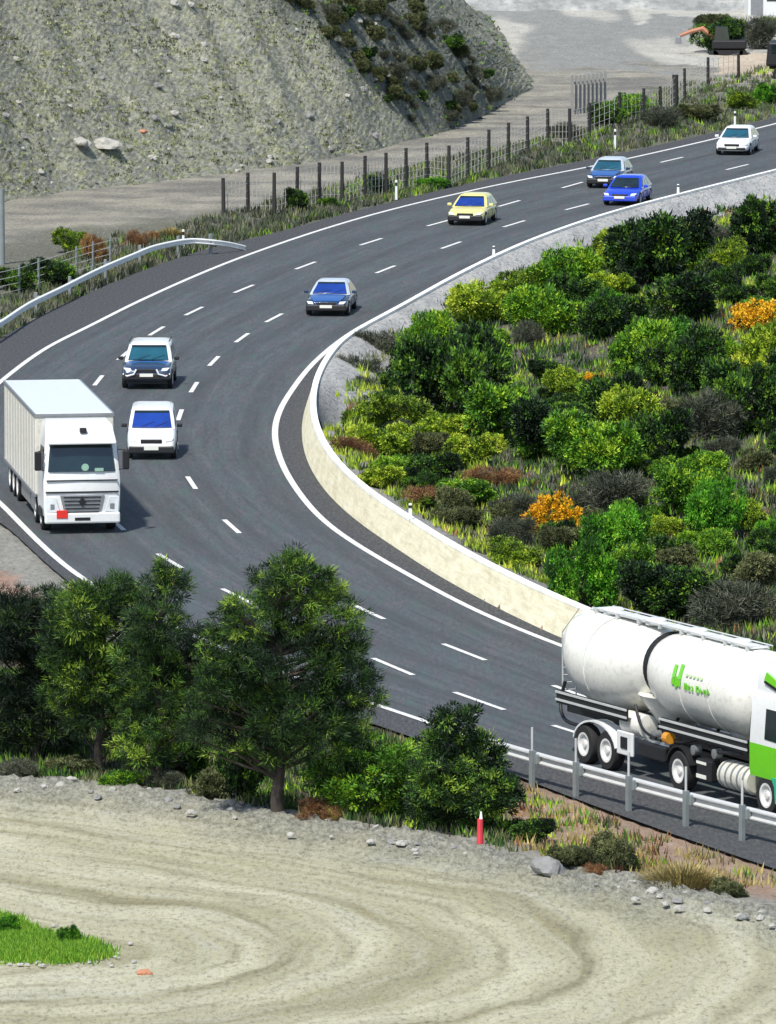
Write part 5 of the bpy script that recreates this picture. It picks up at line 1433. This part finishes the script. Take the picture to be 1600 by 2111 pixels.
        m = MB(); q = [Vector((9.0, s*1.225, 1.95)), Vector((10.15, s*1.225, 1.92)), Vector((9.95, s*1.17, 2.72)), Vector((9.0, s*1.17, 2.72))]
        if s > 0: q = q[::-1]
        m.prism(q, .02); m.build('side_window', 'glassdark', root)
        m = MB(); m.box((10.4, s*1.42, 2.4), (.12, .2, .62)); m.build('mirror', 'black', root, bevel=.04)
        m = MB(); m.tube([(8.15, s*.95, 1.5), (7.9, s*1.0, 1.9), (8.0, s*1.0, 2.5), (8.2, s*.95, 2.7)], .05, 7); m.build('air_hose', 'black', root, smooth=True)
        m = MB(); q = [Vector((X1+.0, s*.6, .62)), Vector((X1-.05, s*1.14, .62)), Vector((X1-.05, s*1.16, .86)), Vector((X1, s*.68, .86))]
        if s < 0: q = q[::-1]
        m.prism(q, .04); m.build('headlight', 'lamp', root)
    m = MB(); rw = []
    for k, y in enumerate((-1, -.93, 0, .93, 1)):
        dx = {0: -.13, 1: -.03, 2: .02, 3: -.03, 4: -.13}[k]
        a = Vector((X1-.03+dx, y*1.12, 1.95)); b = Vector((X1-.28+dx, y*1.05, 2.85)); rw.append([a, b, b-Vector((.1, 0, 0)), a-Vector((.1, 0, 0))])
    m.loft(rw); m.build('windscreen', 'glassdark', root, smooth=True)
    m = MB(); m.box((X1+.01, 0, 1.3), (.05, 1.7, .5)); m.build('grille', 'black', root, bevel=.02)
    m = MB(); m.box((X1-.02, 0, .5), (.2, 2.4, .3)); m.build('bumper', 'white', root, bevel=.05)
M['tankw'] = mat_paint('white_tank_paint', g3(.82,.81,.74), .38, 0, .14, .3, .30)
M['tankc'] = mat_paint('cream_tank_paint', g3(.72,.70,.60), .4, .1, .15, .2, .3)
M['palegreen'] = mat_plain('faded_green_lettering', g3(.55,.72,.42), .5)
tanker()

# black thing lying on the road behind the tanker: nothing but a flap on its rear corner
# ------------------------------------------------------------------ quarry floor, far right
def digger():
    p = W(1500,122); root = empty('digger', p, R(180)); root.scale = (.8, .8, .8); tag(root, 'orange-armed digger with a black cab on the quarry floor at the upper right', 'digger')
    m = MB()
    for s in (-1, 1):
        m = MB(); m.lathe([(-.22, .38), (.22, .38)], (-1.1, s*.95, .38), 'y', 14); m.lathe([(-.22, .38), (.22, .38)], (1.1, s*.95, .38), 'y', 14); m.box((0, s*.95, .38), (2.2, .44, .74)); m.build('track', 'black', root)
    m = MB(); m.box((-.1, 0, 1.15), (2.6, 2.1, .7)); m.build('body', 'black', root, bevel=.12)
    m = MB(); m.box((.5, .45, 1.95), (1.2, .95, 1.15), taper=(.8, .9)); m.build('cab', 'glassdark', root, bevel=.05)
    m = MB(); m.tube([(.9, -.3, 1.4), (1.9, -.3, 2.3), (2.6, -.3, 2.1)], [.22, .2, .16], 8); m.build('boom', 'orange', root, smooth=True)
    m = MB(); m.tube([(2.55, -.3, 2.15), (3.6, -.3, 1.75)], [.16, .12], 8); m.build('dipper_arm', 'orange', root)
    m = MB(); m.box((3.7, -.3, 1.45), (.5, .8, .55), taper=(.6, 1)); m.build('bucket', 'steel', root, bevel=.06)
digger()
def dark_lorry():
    p = W(1648,172); root = empty('tipper_lorry', p, R(172)); tag(root, 'dark tipper lorry with a white wheel hub cut by the right frame edge', 'lorry')
    for xx in (.9, -1.6, -2.9):
        for s in (-1, 1): wheel(root, xx, s*1.05, .55, .34, 'whub', out=s)
    m = MB(); m.box((-1.0, 0, 1.0), (5.4, 1.0, .3)); m.build('chassis', 'black', root)
    m = MB(); m.box((1.0, 0, 1.75), (1.7, 2.4, 1.4), taper=(.85, .95)); m.build('cab', 'black', root, bevel=.12)
    m = MB(); m.box((-2.0, 0, 1.9), (3.6, 2.4, 1.3), taper=(1.08, 1.05)); m.build('tipping_body', 'rockdark', root, bevel=.05)
    m = MB(); m.box((1.05, 1.18, 2.05), (.9, .03, .5)); m.box((1.05, -1.18, 2.05), (.9, .03, .5)); m.build('side_window', 'glassdark', root)
dark_lorry()
def screen():
    a = W(1180,248); b = W(1248,240); root = empty('slatted_screen', a); tag(root, 'grey screen of upright slats behind the timber fence at the quarry edge', 'screen')
    d = b-a; n = 9
    m = MB()
    for k in range(n):
        c = d*(k/(n-1)); m.box((c.x, c.y, 1.2), (.17, .06, 2.4))
    m.build('slats', 'screengrey', root)
    for k in (0, n-1):
        c = d*(k/(n-1)); m = MB(); m.box((c.x, c.y+.1, 1.22), (.1, .1, 2.5)); m.build('post', 'galvpost', root)
    m = MB(); m.box((d.x/2, d.y/2+.12, .5), (d.length*.9, .05, .1), rot=Matrix.Rotation(math.atan2(d.y, d.x), 3, 'Z')); m.box((d.x/2, d.y/2+.12, 2.0), (d.length*.9, .05, .1), rot=Matrix.Rotation(math.atan2(d.y, d.x), 3, 'Z')); m.build('rails', 'galvpost', root)
M['screengrey'] = mat_plain('grey_slats', g3(.27,.27,.26), .8, 0, .3)
screen()
def hut():
    p = W(1592,38); root = empty('site_hut', p, R(4)); tag(root, 'white site hut with a dark window band in the top right corner', 'hut')
    m = MB(); m.box((0, 0, 1.2), (3.4, 2.4, 2.4)); m.build('wall', 'white', root, bevel=.03)
    m = MB(); m.box((0, 0, 2.45), (3.7, 2.7, .1)); m.build('roof', 'steel', root)
    m = MB(); m.box((.3, -1.21, 1.5), (1.6, .04, .6)); m.build('window', 'glassdark', root)
    m = MB(); m.box((-1.15, -1.21, 1.0), (.8, .04, 1.9)); m.build('door', 'steel', root)
hut()
# pale spoil bank along the top right
def bank():
    m = MB(); vs = []; nx, ny = 90, 30; xs = [W(850,40).x+i*.35 for i in range(nx)]
    y0 = W(1200,35).y
    for j in range(ny):
        for i in range(nx):
            x = xs[i]; y = y0+j*2.2; t = j/(ny-1); z = max(-.2, 5.0*math.sin(math.pi*min(1, t*1.1))*sm(0, 3, i*.35)*1.0+.5*fnoise(x, y, .25)-.3)
            vs.append((x, y, z))
    m.add(vs, [(j*nx+i, j*nx+i+1, (j+1)*nx+i+1, (j+1)*nx+i) for j in range(ny-1) for i in range(nx-1)])
    o = m.build('spoil_bank', 'bankmat', fixn=False, smooth=True); tag(o, kind='structure')
t = NT('spoil_bank_gravel'); f = t.noise(t.coord((1, .4, 2)), 1.6, 8, .7); n_ = t.noise(t.coord((1, .3, 2)), .3, 4, .6)
c = t.ramp(n_, [(.35, srgb(140,142,140)), (.55, srgb(176,177,172)), (.7, srgb(204,202,192))])
c = t.mix(t.ramp(f, [(.35, (.6,)*3+(1,)), (.55, (0,)*3+(1,))]), c, srgb(112,116,114))
t.color(c); t.bump(f, .2); t.set(.95, 0, .1); M['bankmat'] = t.m
bank()
sc.cycles.samples = 96
sc.render.film_transparent = False
